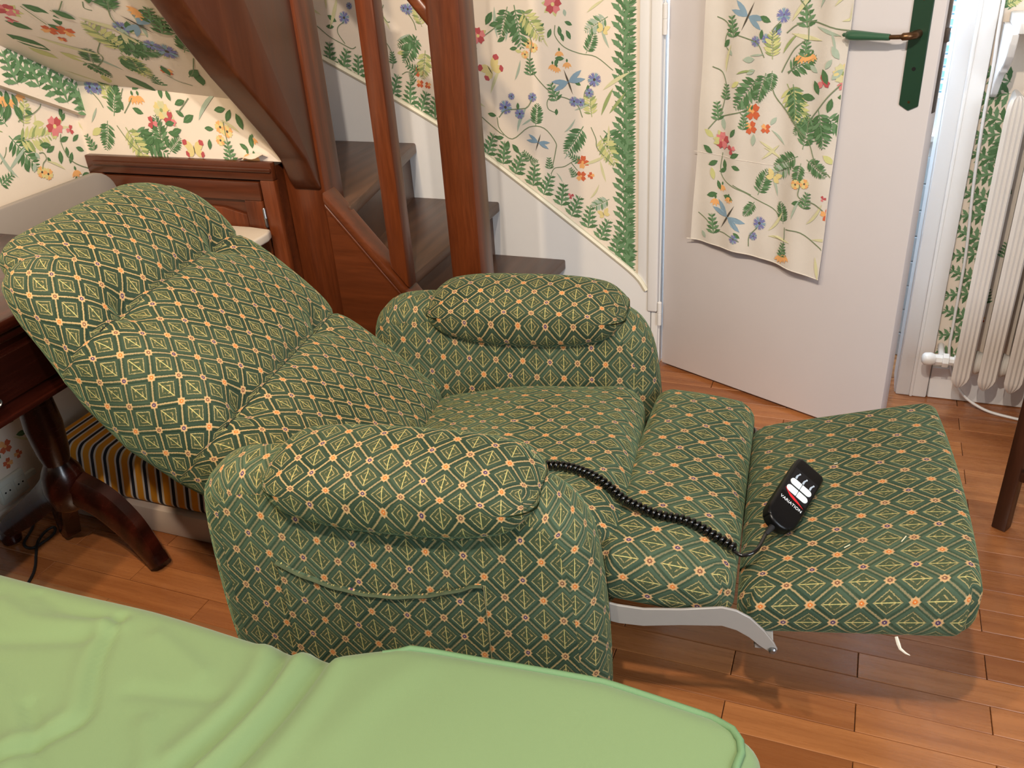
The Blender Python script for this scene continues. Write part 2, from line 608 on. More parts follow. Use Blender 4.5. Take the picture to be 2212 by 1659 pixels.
def extrude_profile(name, pts, v0, v1, bev, parent, material=None, uvsc=(0, 0), steps=4, rows=4, crown=0.0):
    """closed outline in (u, z) extruded along v with rounded rims; local coordinates (u, v, z)"""
    P = np.array([tuple(p) for p in pts])
    n = len(P)
    nx = np.roll(P, -1, 0) - np.roll(P, 1, 0)
    N = np.stack([nx[:, 1], -nx[:, 0]], 1)
    N /= np.linalg.norm(N, axis=1)[:, None]
    area = 0.5 * np.sum(P[:, 0] * np.roll(P[:, 1], -1) - np.roll(P[:, 0], -1) * P[:, 1])
    if area < 0:
        N = -N
    s = np.concatenate([[0], np.cumsum(np.linalg.norm(np.roll(P, -1, 0) - P, axis=1))])
    rings = []
    for k in range(steps + 1):
        th = PI / 2 * k / steps
        rings.append((v0 + bev * (1 - math.sin(th)), bev * (1 - math.cos(th))))
    rings = [(v0 + bev * (1 - math.sin(PI / 2 * (1 - k / steps))), bev * (1 - math.cos(PI / 2 * (1 - k / steps)))) for k in range(steps + 1)]
    L = [(v, i) for v, i in rings]
    L += [(v0 + bev + (v1 - v0 - 2 * bev) * k / rows, 0.0) for k in range(1, rows)]
    L += [(v1 - (v - v0), i) for v, i in rings[::-1]]
    V, F, UV = [], [], []
    for v, ins in L:
        Q = P - N * ins
        for j in range(n):
            V.append((Q[j, 0], v, Q[j, 1]))
    acc = [0.0]
    for i in range(1, len(L)):
        acc.append(acc[-1] + math.hypot(L[i][0] - L[i - 1][0], L[i][1] - L[i - 1][1]))
    for i in range(len(L) - 1):
        for j in range(n):
            j2 = (j + 1) % n
            F.append((i * n + j, i * n + j2, (i + 1) * n + j2, (i + 1) * n + j))
            for aa, jj in ((acc[i], j), (acc[i], j2), (acc[i + 1], j2), (acc[i + 1], j)):
                UV.append((P[jj, 0] + N[jj, 0] * aa + uvsc[0], P[jj, 1] + N[jj, 1] * aa + uvsc[1]))
    # end caps as fans around the centroid, inflated a little
    for side, li in ((0, 0), (1, len(L) - 1)):
        c = P.mean(0)
        ring_prev = [li * n + j for j in range(n)]
        Rg = np.array([(V[q][0], V[q][2]) for q in ring_prev])
        for tt in (0.75, 0.45, 0.15):
            base = len(V)
            for j in range(n):
                w = c + (Rg[j] - c) * tt
                off = crown * (1 - tt * tt)
                V.append((w[0], L[li][0] + (off if side else -off), w[1]))
            cur = list(range(base, base + n))
            for j in range(n):
                j2 = (j + 1) % n
                q = (ring_prev[j], cur[j], cur[j2], ring_prev[j2])
                if side == 0:
                    q = q[::-1]
                q = q[::-1]
                F.append(q)
                for vi in q:
                    UV.append((V[vi][0] + uvsc[0], V[vi][2] + uvsc[1]))
            ring_prev = cur
        q = tuple(ring_prev) if side == 0 else tuple(ring_prev[::-1])
        F.append(q)
        for vi in q:
            UV.append((V[vi][0] + uvsc[0], V[vi][2] + uvsc[1]))
    o = mesh(name, V, F, material or M['velvet'], parent, sm=True, uv=UV)
    bm = bmesh.new()
    bm.from_mesh(o.data)
    bmesh.ops.recalc_face_normals(bm, faces=bm.faces[:])
    bm.to_mesh(o.data)
    bm.free()
    smooth(o.data)
    return o

# ================================================================== the room
X0, X1, Y0, Y1, ZC = -2.02, 1.55, -1.5, 2.59, 2.55

floor = struct(box('floor', X0 - 0.05, X1 + 0.05, Y0 - 0.05, 2.95, -0.06, -0.012, M['gap']))
# parquet boards: 69.5 mm rows, 475 mm boards, every other row shifted by half
PW, PL = 0.0682, 0.475
pm_cache = {}
rest = bmesh.new()
rows = int((2.90 - Y0) / PW) + 1
nplank = 0


def plank_mesh(w):
    w = round(w, 3)
    if w not in pm_cache:
        bm = bmesh.new()
        add_box(bm, 0.0007, w - 0.0007, 0.0006, PW - 0.0006, -0.014, 0.0, 0.0010)
        bmesh.ops.recalc_face_normals(bm, faces=bm.faces[:])
        me = bpy.data.meshes.new('plank')
        bm.to_mesh(me)
        bm.free()
        me.materials.append(M['plank'])
        pm_cache[w] = me
    return pm_cache[w]


for k in range(rows):
    y = 1.2465 + (k - int((1.2465 - Y0) / PW)) * PW
    x = (-0.12 if (k % 2) else 0.118) - PL * 8
    xe0, xe1 = (X0, X1) if y < 2.59 else (-0.6, 0.62)
    while x < xe1:
        a, b = max(x, xe0), min(x + PL, xe1)
        if b - a > 0.02:
            seen = y > 1.05 and (y < 2.72) and -2.1 < a and a < 1.0 and not (y > 2.6 and (a < -0.1 or a > 0.4))
            seen = seen or (0.78 < y <= 1.05 and a > -0.5 and a < 0.7)
            if seen and nplank < 295:
                o = bpy.data.objects.new('plank', plank_mesh(b - a))
                COL.objects.link(o)
                o.parent = floor
                o.location = (a, y, random.uniform(-0.0006, 0.0))
                nplank += 1
            else:
                add_box(rest, a + 0.0007, b - 0.0007, y + 0.0006, y + PW - 0.0006, -0.014, 0.0)
        x += PL
o = bm_obj('plank_rest', rest, M['plankstuff'], floor)
o['kind'] = 'stuff'

# back wall with the doorway (opening x -0.554 .. 0.185)
DX0, DX1 = -0.554, 0.185
bm = bmesh.new()
add_box(bm, X0 - 0.1, DX0, 2.59, 2.71, 0, ZC)
add_box(bm, DX1, X1 + 0.1, 2.59, 2.71, 0, ZC)
add_box(bm, DX0, DX1, 2.59, 2.71, 2.06, ZC)
wall_back = struct(bm_obj('wall_back', bm, M['paper']))
wall_left = struct(box('wall_left', X0 - 0.1, X0, Y0 - 0.1, 2.59, 0, ZC, M['paper']))
bm = bmesh.new()   # right wall with a window opening, outside the frame
add_box(bm, X1, X1 + 0.1, Y0 - 0.1, -0.75, 0, ZC)
add_box(bm, X1, X1 + 0.1, 0.45, 2.59, 0, ZC)
add_box(bm, X1, X1 + 0.1, -0.75, 0.45, 0, 0.8)
add_box(bm, X1, X1 + 0.1, -0.75, 0.45, 2.1, ZC)
wall_right = struct(bm_obj('wall_right', bm, M['plainwall']))
wall_front = struct(box('wall_front', X0 - 0.1, X1 + 0.1, Y0 - 0.1, Y0, 0, ZC, M['plainwall']))
ceiling = struct(box('ceiling', X0 - 0.1, X1 + 0.1, Y0 - 0.1, 3.0, ZC, ZC + 0.05, M['ceiling']))
win = struct(box('window_1', X1 + 0.03, X1 + 0.07, -0.75, -0.70, 0.8, 2.1, M['white']))
for a in ((0.40, 0.45, 0.8, 2.1), (-0.175, -0.125, 0.8, 2.1), (-0.7, 0.4, 0.8, 0.86), (-0.7, 0.4, 2.04, 2.1)):
    box('window_frame', X1 + 0.03, X1 + 0.07, a[0], a[1], a[2], a[3], M['white'], win)

# wall panel above the cupboard, under the winding stairs
wall_stairs = struct(box('wall_stairs', X0, -1.372, 1.87, 1.90, 0.846, 1.10, M['paper']))
# torn strip of wallpaper curling over the cupboard top
V = []
for i in range(9):
    t = i / 8
    x = -1.50 + 0.085 * t
    V += [(x, 1.866, 0.848 + 0.012 * math.sin(t * PI) + 0.012 * t), (x, 1.846 - 0.006 * math.sin(3 * t), 0.853 + 0.004 * math.sin(t * 7) + 0.014 * t)]
mesh('torn_paper', V, [(2 * i, 2 * i + 1, 2 * i + 3, 2 * i + 2) for i in range(8)], M['paper'], wall_stairs, sm=True)

# white skirting that climbs along the stairs
prof = [(-1.78, 1.035), (-1.683, 0.991), (-1.537, 0.918), (-1.438, 0.868), (-1.279, 0.782), (-1.125, 0.688), (-0.967, 0.575), (-0.74, 0.405), (-0.629, 0.318), (-0.592, 0.268), (-0.578, 0.245)]
sk = prism('trim_1', [(-0.578, 2.572, 0.0), (-1.78, 2.572, 0.0)] + [(x, 2.572, z) for x, z in prof], (0, 0.018, 0), M['white'])
struct(sk)
tube('cap_moulding', [(p.x, 2.572, p.y + 0.003) for p in spline([(x, z, 0) for x, z in prof[:-1]], 4)], 0.0085, M['cream'], sk, n=6)

# door casing, left: two steps; right: two moulded strips
bm = bmesh.new()
add_box(bm, -0.621, -0.586, 2.574, 2.592, 0.24, 2.12, 0.003, 2)
add_box(bm, -0.588, -0.554, 2.563, 2.592, 0.2, 2.12, 0.006, 3)
add_box(bm, -0.5545, -0.550, 2.588, 2.71, 0.0, 2.06)
add_box(bm, -0.576, -0.5545, 2.575, 2.592, 0.0, 0.26, 0.002)
struct(bm_obj('trim_2', bm, M['white'], sm=True, ang=40))
bm = bmesh.new()
add_box(bm, 0.184, 0.228, 2.572, 2.592, 0.0, 2.12, 0.004, 2)
add_box(bm, 0.222, 0.232, 2.566, 2.592, 0.0, 2.12, 0.004, 2)
add_box(bm, 0.230, 0.270, 2.569, 2.592, 0.0, 2.12, 0.005, 2)
add_box(bm, 0.181, 0.1855, 2.585, 2.712, 0.0, 2.06, 0.001)
struct(bm_obj('trim_3', bm, M['white'], sm=True, ang=40))
struct(box('baseboard_back', 0.272, X1, 2.574, 2.592, 0.0, 0.105, M['white'], bev=0.003))
struct(box('baseboard_left', X0, X0 + 0.016, Y0, 1.86, 0.0, 0.06, M['white'], bev=0.003))

# ------------------------------------------------------------------ the bright passage behind the door
bm = bmesh.new()
add_box(bm, 0.62, 0.70, 2.71, 3.0, 0, ZC)
add_box(bm, -0.7, -0.62, 2.71, 3.0, 0, ZC)
struct(bm_obj('wall_passage', bm, M['white']))
bm = bmesh.new()
add_box(bm, -0.7, 0.7, 2.846, 2.93, 0, 0.70)
add_box(bm, -0.7, -0.2, 2.846, 2.93, 0.70, ZC)
add_box(bm, 0.5, 0.7, 2.846, 2.93, 0.70, ZC)
add_box(bm, -0.2, 0.5, 2.846, 2.93, 1.75, ZC)
wb = struct(bm_obj('wall_tiled', bm, M['white']))
bm = bmesh.new()
add_box(bm, 0.001, 0.084, 2.838, 2.848, 0.001, 0.081, 0.003)
bmesh.ops.recalc_face_normals(bm, faces=bm.faces[:])
tm = bpy.data.meshes.new('tile')
bm.to_mesh(tm)
bm.free()
tm.materials.append(M['tile'])
for r in range(8):
    for c in range(13):
        x = -0.60 + c * 0.085 + (0.0425 if r % 2 else 0)
        o = bpy.data.objects.new('tile', tm)
        COL.objects.link(o)
        o.parent = wb
        o.location = (x, 0, r * 0.082)
w2 = struct(box('window_2', -0.2, 0.5, 2.825, 2.86, 0.70, 0.722, M['white'], bev=0.003))
box('window_pane', -0.2, 0.5, 2.905, 2.912, 0.722, 1.75, M['pane'], w2)
box('window_frame', -0.2, 0.5, 2.852, 2.895, 0.722, 0.822, M['white'], w2)
for k in range(26):
    z = 0.834 + k * 0.0345
    prism('slat', [(-0.17, 2.858, z), (-0.17, 2.880, z + 0.016), (-0.17, 2.881, z + 0.022), (-0.17, 2.857, z + 0.006)], (0.64, 0, 0), M['shutter'], w2)
for a in (-0.2, 0.475):
    box('window_frame', a, a + 0.025, 2.852, 2.895, 0.822, 1.75, M['white'], w2)

# ------------------------------------------------------------------ staircase
st = thing('staircase', 'red-brown oak staircase with winding treads, square newels and papered underside', 'staircase', (-1.1, 2.2, 0))


def tread(a, b, c, d, z):   # a,b: nosing at wall / at string; c,d: back edge
    prism('tread', [(a, 2.572, z), (b, 1.93, z), (d, 1.93, z), (c, 2.572, z)], (0, 0, -0.034), M['tread'], st, 0.006, 2)


def riser(a, b, z0, z1):
    prism('riser', [(a, 2.571, z0), (b, 1.93, z0), (b - 0.018, 1.93, z0), (a - 0.018, 2.571, z0)], (0, 0, z1 - z0), M['tread'], st)


tread(-0.600, -0.625, -0.90, -0.93, 0.175)
tread(-0.860, -0.905, -1.12, -1.11, 0.356)
tread(-1.080, -1.073, -1.42, -1.30, 0.538)
tread(-1.360, -1.232, -1.88, -1.56, 0.720)
tread(-1.830, -1.52, -2.01, -1.60, 0.902)
riser(-0.628, -0.652, 0.0, 0.141)
riser(-0.888, -0.932, 0.175, 0.322)
riser(-1.108, -1.100, 0.356, 0.504)
riser(-1.388, -1.258, 0.538, 0.686)
riser(-1.85, -1.54, 0.72, 0.868)

# newel posts and baluster with softened edges
def post(name, x0, x1, y0, y1, z0, z1, b):
    return box(name, x0, x1, y0, y1, z0, z1, M['oak'], st, b, 2)


post('newel_post', -1.400, -1.282, 1.897, 1.985, 0.0, 2.5, 0.005)
p3 = post("newel_post", -0.936, -0.850, 1.878, 1.966, 0.0, 2.53, 0.012)
prism('baluster', [(-1.114, 1.886, 0.574), (-1.066, 1.886, 0.515), (-1.066, 1.886, 1.40), (-1.114, 1.886, 1.40)], (0, 0.048, 0), M['oak'], st, 0.006, 2)
# outer string with its cap
cap = [(-1.283, 0.768), (-0.936, 0.347)]
prism('string', [(-1.283, 1.890, 0.745), (-0.936, 1.890, 0.322), (-0.936, 1.890, 0.0), (-1.283, 1.890, 0.0)], (0, 0.034, 0), M['oakstring'], st)
prism('string_cap', [(-1.283, 1.880, 0.768), (-0.936, 1.880, 0.347), (-0.936, 1.880, 0.318), (-1.283, 1.880, 0.739)], (0, 0.066, 0), M['oakstring'], st, 0.006, 2)
prism('string_moulding', [(-1.283, 1.884, 0.737), (-0.936, 1.884, 0.316), (-0.936, 1.884, 0.304), (-1.283, 1.884, 0.725)], (0, 0.008, 0), M['oakstring'], st, 0.002, 1)
prism('handrail', [(-1.29, 1.890, 1.63), (-0.93, 1.890, 1.198), (-0.93, 1.890, 1.146), (-1.29, 1.890, 1.578)], (0, 0.055, 0), M['oakstring'], st, 0.012, 3)
# upper flight: outer string seen from below, 8 cm thick, with a rounded foot
low = [(1.902, 0.765), (1.886, 0.775), (1.872, 0.80), (1.85, 0.857), (1.797, 0.928), (1.728, 1.009), (1.656, 1.091), (1.582, 1.185), (1.527, 1.263), (1.30, 1.58), (0.90, 2.14), (0.70, 2.42)]
top = [(0.95, 2.54), (1.30, 2.06), (1.56, 1.72), (1.902, 1.34)]
pts = [(-1.371, y, z) for y, z in low + top]
prism('upper_string', pts, (0.081, 0, 0), M['oakpanel'], st, 0.008, 3)
# wallpapered underside (twisting surface between wall and string)
LA, LB = Vector((X0, 1.87, 1.045)), Vector((X0, 0.6, 1.045 + 1.27 * 0.59))
RA, RB = Vector((-1.37, 1.87, 0.99)), Vector((-1.37, 0.9, 0.99 + 0.97 * 1.23))


def soffit_pt(a, b):
    return (LA + (LB - LA) * a) * (1 - b) + (RA + (RB - RA) * a) * b


NS = 16
V = [soffit_pt(i / NS, j / 8) for i in range(NS + 1) for j in range(9)]
V += [v + Vector((0, 0.01, 0.05)) for v in V]
n1 = (NS + 1) * 9
F = []
for i in range(NS):
    for j in range(8):
        q = (i * 9 + j, i * 9 + j + 1, (i + 1) * 9 + j + 1, (i + 1) * 9 + j)
        F += [q[::-1], tuple(v + n1 for v in q)]
bd = [j for j in range(9)] + [i * 9 + 8 for i in range(1, NS + 1)] + [NS * 9 + j for j in range(7, -1, -1)] + [i * 9 for i in range(NS - 1, 0, -1)]
F += [(bd[i], bd[(i + 1) % len(bd)], bd[(i + 1) % len(bd)] + n1, bd[i] + n1) for i in range(len(bd))]
soffit = mesh('papered_soffit', V, F, M['paper'], st, sm=True, ang=40)
# wall-side string boxed in and papered with the fern border
prism('wall_string', [(X0, 1.87, 1.05), (X0, 1.87, 0.952), (X0, 1.62, 1.085), (X0, 1.2, 1.325), (X0, 0.5, 1.73), (X0, 0.5, 1.90), (X0, 1.2, 1.44)], (0.032, 0, 0), M['paper'], st)

# ------------------------------------------------------------------ cupboard under the stairs
cb = thing('cupboard', 'low red-brown panelled cupboard built in under the papered stair slope', 'cupboard', (-1.71, 1.87, 0))
box('carcass', X0 + 0.002, -1.402, 1.872, 1.925, 0.0, 0.835, M['oakx'], cb)
box('frame_rail', X0 + 0.002, -1.402, 1.852, 1.872, 0.80, 0.847, M['oakx'], cb, 0.003, 2)
box('frame_moulding', X0 + 0.03, -1.402, 1.845, 1.854, 0.822, 0.834, M['oakx'], cb, 0.004, 2)
box('frame_stile', X0 + 0.002, X0 + 0.05, 1.852, 1.872, 0.0, 0.80, M['oak'], cb, 0.003, 2)
box('frame_stile', -1.445, -1.402, 1.852, 1.872, 0.0, 0.80, M['oak'], cb, 0.003, 2)
dr = box('door', X0 + 0.055, -1.45, 1.862, 1.871, 0.06, 0.795, M['oakx'], cb)
box('door_rail', X0 + 0.055, -1.45, 1.850, 1.863, 0.745, 0.795, M['oakx'], dr, 0.003, 2)
box('door_rail', X0 + 0.055, -1.45, 1.850, 1.863, 0.06, 0.13, M['oakx'], dr, 0.003, 2)
box('door_stile', X0 + 0.055, X0 + 0.125, 1.850, 1.863, 0.13, 0.745, M['oak'], dr, 0.003, 2)
box('door_stile', -1.505, -1.45, 1.850, 1.863, 0.13, 0.745, M['oak'], dr, 0.003, 2)
arch = [(-1.892, 1.853, 0.15), (-1.508, 1.853, 0.15), (-1.508, 1.853, 0.705), (-1.53, 1.853, 0.71), (-1.58, 1.853, 0.722), (-1.70, 1.853, 0.726), (-1.82, 1.853, 0.722), (-1.87, 1.853, 0.71), (-1.892, 1.853, 0.705)]
prism('door_panel', arch, (0, 0.010, 0), M['oak'], dr, 0.004, 2)
lathe('hinge', [(0.0035, 0), (0.0042, 0.003), (0.0042, 0.022), (0.0048, 0.023), (0.0048, 0.026), (0.0042, 0.027), (0.0042, 0.05), (0.002, 0.053)], (-1.447, 1.849, 0.675), M['bolt'], cb, 10)

# ------------------------------------------------------------------ printed flowers: flat colour shapes a hair above the paper
MOTIFS = {
'back': [["rose",-0.879,1.124,0.05],["leaf",-0.907,1.073,0.04,120,0],["leaf",-0.887,1.059,0.04,160,0],["leaf",-0.863,1.066,0.04,190,0],["leaf",-0.841,1.054,0.04,210,0],["leaf",-0.845,1.077,0.035,250,0],["leaf",-0.857,1.047,0.035,200,0],["bud",-0.842,1.101,0.02],["v",[[-0.874,1.068],[-0.875,1.039],[-0.848,1.008],[-0.802,0.99],[-0.752,0.98],[-0.702,0.943]]],["fern",-0.782,0.99,0.075,-30,0],["ofl",-0.864,0.997,0.022],["ofl",-0.886,0.96,0.022],["ofl",-0.873,0.952,0.02],["ofl",-0.841,0.966,0.022],["leaf",-0.849,0.976,0.04,90,0],["leaf",-0.869,0.978,0.035,160,0],["daisy",-0.959,1.019,0.024],["daisy",-0.944,1.007,0.024],["daisy",-0.971,0.988,0.02],["leaf",-0.994,1.007,0.035,100,0],["leaf",-0.981,0.995,0.03,80,1],["fernk",-0.957,0.953,0.055,0,0],["v",[[-0.949,1.06],[-0.955,1.046],[-0.948,1.019],[-0.955,0.986],[-0.955,0.953],[-0.935,0.919],[-0.889,0.876],[-0.842,0.862],[-0.811,0.842],[-0.797,0.808]]],["fernk",-0.886,0.881,0.06,20,0],["dragon",-0.838,0.91,0.11,20],["dragon",-0.942,0.729,0.08,-20],["corn",-0.758,0.917,0.038],["corn",-0.774,0.879,0.026],["corn",-0.822,0.854,0.028],["corn",-0.801,0.852,0.024],["v",[[-0.761,0.905],[-0.776,0.896],[-0.79,0.877],[-0.791,0.838]]],["v",[[-0.884,0.876],[-0.906,0.856],[-0.905,0.831],[-0.881,0.819]]],["bud",-0.88,0.822,0.02],["leaf",-0.779,0.881,0.03,0,0],["leaf",-0.8,0.9,0.035,60,0],["fern",-0.795,0.781,0.12,150,0],["fern",-0.768,0.809,0.09,10,1],["fern",-0.732,0.77,0.13,-130,0],["fern",-0.743,0.755,0.12,-150,1],["v",[[-0.771,0.779],[-0.756,0.744],[-0.751,0.714],[-0.704,0.667]]],["grass",-0.739,0.814,0.1,-20,0],["grass",-0.714,0.82,0.09,-40,0],["grass",-0.725,0.695,0.09,120,1],["grass",-0.72,0.725,0.07,-10,1],["grass",-0.733,0.887,0.11,-50,1],["grass",-0.712,1.003,0.08,30,2],["grass",-0.856,0.762,0.06,-60,2],["grass",-0.778,0.559,0.06,-50,1],["grass",-0.777,1.1,0.07,-50,1],["grass",-0.897,1.009,0.05,40,1],["grass",-1.008,0.914,0.07,-30,2],["grass",-0.822,0.828,0.06,-70,2],["grass",-0.859,0.68,0.04,-40,2],["v",[[-1.074,0.803],[-1.068,0.767],[-1.028,0.737],[-0.97,0.775],[-0.921,0.773],[-0.885,0.731],[-0.886,0.705],[-0.899,0.652]]],["fern",-0.948,0.778,0.08,-10,0],["leaf",-1.042,0.732,0.05,170,0],["leaf",-1.029,0.721,0.05,220,0],["leaf",-1.056,0.742,0.04,100,0],["corn",-1.044,0.834,0.04],["corn",-0.998,0.815,0.03],["corn",-0.954,0.865,0.026],["corn",-1.022,0.867,0.02],["v",[[-0.954,0.86],[-0.972,0.835],[-0.994,0.83],[-1.044,0.824],[-1.068,0.803]]],["leaf",-1.003,0.827,0.03,0,0],["leaf",-1.076,0.808,0.04,80,0],["v",[[-1.13,0.807],[-1.088,0.772],[-1.056,0.747]]],["grass",-1.111,0.833,0.1,60,1],["grass",-1.091,0.874,0.1,-20,1],["grass",-1.01,0.758,0.1,-10,2],["grass",-0.995,0.779,0.06,-60,2],["bfly",-1.08,0.943,0.07,30,0],["poppy",-0.8,0.672,0.04],["poppy",-0.806,0.628,0.034],["poppy",-0.774,0.631,0.022],["v",[[-0.905,0.631],[-0.891,0.65],[-0.86,0.656],[-0.827,0.676]]],["v",[[-0.838,0.67],[-0.817,0.645]]],["fernk",-0.827,0.684,0.04,60,0],["fernk",-0.833,0.639,0.035,30,0],["fernk",-0.909,0.665,0.04,0,0],["grass",-0.867,0.606,0.04,20,2],["pink",-0.841,0.564,0.02],["leaf",-0.857,0.59,0.03,60,0],["bfly",-0.731,1.053,0.035,-20,1],["bfly",-0.733,0.51,0.035,20,1],["rose",-1.118,1.042,0.045],["leaf",-1.091,1.072,0.06,-30,0],["leaf",-1.08,1.071,0.05,-80,0],["leaf",-1.124,1.006,0.05,90,0],["v",[[-1.094,1.044],[-1.059,1.066],[-1.031,1.089],[-1.025,1.103]]],["fern",-0.997,1.125,0.14,-170,0],["fern",-0.977,1.111,0.12,-140,1],["fern",-1.018,1.121,0.1,160,0],["fernk",-0.983,0.686,0.04,40,0],["fernk",-0.959,0.671,0.03,-100,0],["grass",-0.726,0.612,0.08,20,1],["fern",-0.716,0.559,0.08,120,2],["fern",-0.716,1.088,0.09,120,2],["grass",-1.056,1.034,0.1,10,2],["grass",-1.03,1.024,0.09,-10,2],["bud",-0.997,1.04,0.02],["bud",-0.984,1.038,0.018],["leaf",-1.057,1.024,0.04,-60,0],["corn",-1.344,1.121,0.032],["corn",-1.358,1.124,0.022],["v",[[-1.426,1.135],[-1.435,1.111],[-1.421,1.087],[-1.41,1.086]]],["v",[[-1.348,1.114],[-1.329,1.085],[-1.323,1.061]]],["fern",-1.323,1.044,0.11,150,0],["fern",-1.302,1.07,0.08,10,1],["fern",-1.316,1.032,0.09,100,0],["fern",-1.299,1.002,0.1,170,1],["grass",-1.394,1.03,0.06,-60,2],["v",[[-1.44,1.038],[-1.421,1.008],[-1.413,0.978],[-1.421,0.948]]],["fernk",-1.416,0.981,0.04,0,0],["leaf",-1.399,0.993,0.04,-80,1],["poppy",-1.33,0.94,0.036],["poppy",-1.33,0.902,0.026],["poppy",-1.303,0.897,0.022],["fernk",-1.352,0.949,0.05,60,0],["fernk",-1.356,0.92,0.035,20,0],["v",[[-1.39,0.93],[-1.372,0.938],[-1.355,0.933],[-1.354,0.918]]],["grass",-1.413,1.062,0.08,20,1],["corn",-1.571,1.101,0.036],["v",[[-1.685,1.086],[-1.66,1.066],[-1.633,1.045],[-1.594,1.025],[-1.56,1.009],[-1.543,1.014]]],["v",[[-1.573,1.089],[-1.597,1.075],[-1.601,1.055],[-1.581,1.024]]],["leaf",-1.6,1.09,0.05,60,0],["leaf",-1.612,1.075,0.04,90,0],["grass",-1.631,1.125,0.1,-10,1],["grass",-1.652,1.11,0.1,60,1],["grass",-1.629,1.07,0.12,-30,1],["corn",-1.547,1.135,0.02],["bord",-0.663,1.139,0.098,-14],["bord",-0.663,1.091,0.098,-14],["bord",-0.663,1.043,0.098,-14],["bord",-0.663,0.996,0.098,-14],["bord",-0.663,0.948,0.098,-14],["bord",-0.663,0.901,0.098,-14],["bord",-0.663,0.856,0.098,-14],["bord",-0.663,0.811,0.098,-14],["bord",-0.663,0.764,0.098,-14],["bord",-0.663,0.719,0.098,-14],["bord",-0.663,0.674,0.098,-14],["bord",-0.663,0.628,0.098,-14],["bord",-0.663,0.583,0.098,-14],["bord",-0.662,0.538,0.098,-14],["bord",-0.662,0.492,0.098,-14],["bord",-0.662,0.448,0.098,-14],["bord",-0.662,0.407,0.098,-14],["bord",-0.662,0.364,0.098,-14],["bord",-1.643,0.993,0.08,-8],["bord",-1.59,0.974,0.08,-24],["bord",-1.544,0.954,0.08,-8],["bord",-1.419,0.895,0.08,-24],["bord",-1.368,0.872,0.08,-8],["bord",-1.324,0.844,0.08,-24],["bord",-1.285,0.827,0.08,-8],["bord",-1.103,0.718,0.08,-24],["bord",-1.059,0.693,0.08,-8],["bord",-1.01,0.66,0.08,-24],["bord",-0.961,0.627,0.08,-8],["bord",-0.918,0.596,0.08,-24],["bord",-0.869,0.566,0.08,-8],["bord",-0.826,0.53,0.08,-24],["bord",-0.782,0.497,0.08,-8],["bord",-0.733,0.459,0.08,-24],["bord",-0.69,0.42,0.08,-8],["bord",-0.654,0.369,0.08,-24]],
'left': [["fern",1.641,0.951,0.13,-150,0],["fern",1.659,0.934,0.13,-100,1],["fern",1.645,0.973,0.1,20,0],["fern",1.626,0.964,0.11,60,1],["fern",1.691,0.963,0.08,-30,1],["rose",1.786,0.941,0.05],["pink",1.832,0.921,0.026],["leaf",1.819,0.905,0.045,100,0],["leaf",1.829,0.89,0.04,-60,0],["leaf",1.778,0.879,0.05,170,0],["leaf",1.756,0.899,0.05,80,0],["leaf",1.766,0.894,0.045,110,0],["leaf",1.803,0.883,0.04,170,0],["leaf",1.833,0.873,0.04,-120,0],["leaf",1.816,0.865,0.045,150,0],["leaf",1.813,0.958,0.04,-20,0],["leaf",1.813,0.948,0.035,-40,0],["v",[[1.797,0.918],[1.79,0.899],[1.794,0.868],[1.807,0.843],[1.828,0.825],[1.854,0.81]]],["daisy",1.702,0.841,0.026],["daisy",1.719,0.831,0.026],["v",[[1.707,0.848],[1.714,0.861],[1.728,0.87],[1.725,0.886],[1.711,0.889]]],["bud",1.708,0.886,0.02],["bud",1.738,0.865,0.018],["bud",1.663,0.865,0.026],["bud",1.677,0.86,0.026],["grass",1.777,0.827,0.07,40,1],["ofl",1.809,0.817,0.026],["leaf",1.805,0.802,0.04,170,0],["leaf",1.823,0.794,0.04,-80,0],["ofl",1.657,1.045,0.03],["ofl",1.671,1.036,0.03],["ofl",1.706,1.042,0.026],["leaf",1.673,1.056,0.05,170,0],["leaf",1.687,1.045,0.045,190,0],["v",[[1.764,1.004],[1.754,0.995],[1.728,0.986],[1.698,0.985],[1.679,0.977]]],["v",[[1.653,1.035],[1.653,1.014],[1.649,0.996]]],["v",[[1.692,1.038],[1.691,1.02],[1.683,0.998]]],["leaf",1.73,0.985,0.035,60,0],["leaf",1.67,1.024,0.06,150,0],["leaf",1.682,1.019,0.06,200,0],["leaf",1.688,0.994,0.04,-50,0],["grass",1.75,0.932,0.1,-80,1],["grass",1.715,0.93,0.07,-30,1],["leaf",1.757,0.955,0.05,80,1],["leaf",1.749,0.944,0.045,110,1],["v",[[1.623,0.927],[1.613,0.91],[1.591,0.892]]],["grass",1.605,0.869,0.1,-60,2],["grass",1.629,0.847,0.1,40,2],["fernk",1.595,0.852,0.05,-70,0],["poppy",1.323,0.214,0.04],["poppy",1.349,0.175,0.025],["poppy",1.313,0.168,0.03],["leaf",1.3,0.192,0.04,20,0],["leaf",1.371,0.264,0.05,50,0],["leaf",1.398,0.218,0.05,80,0],["grass",1.401,0.187,0.07,50,1]],
'beam': [["bord",1.709,1.114,0.1,25],["bord",1.745,1.095,0.1,5],["bord",1.781,1.065,0.1,25],["bord",1.818,1.041,0.1,5],["bord",1.862,1.01,0.095,20],["bord",1.869,0.984,0.07,5],["bord",1.679,1.11,0.09,10]],
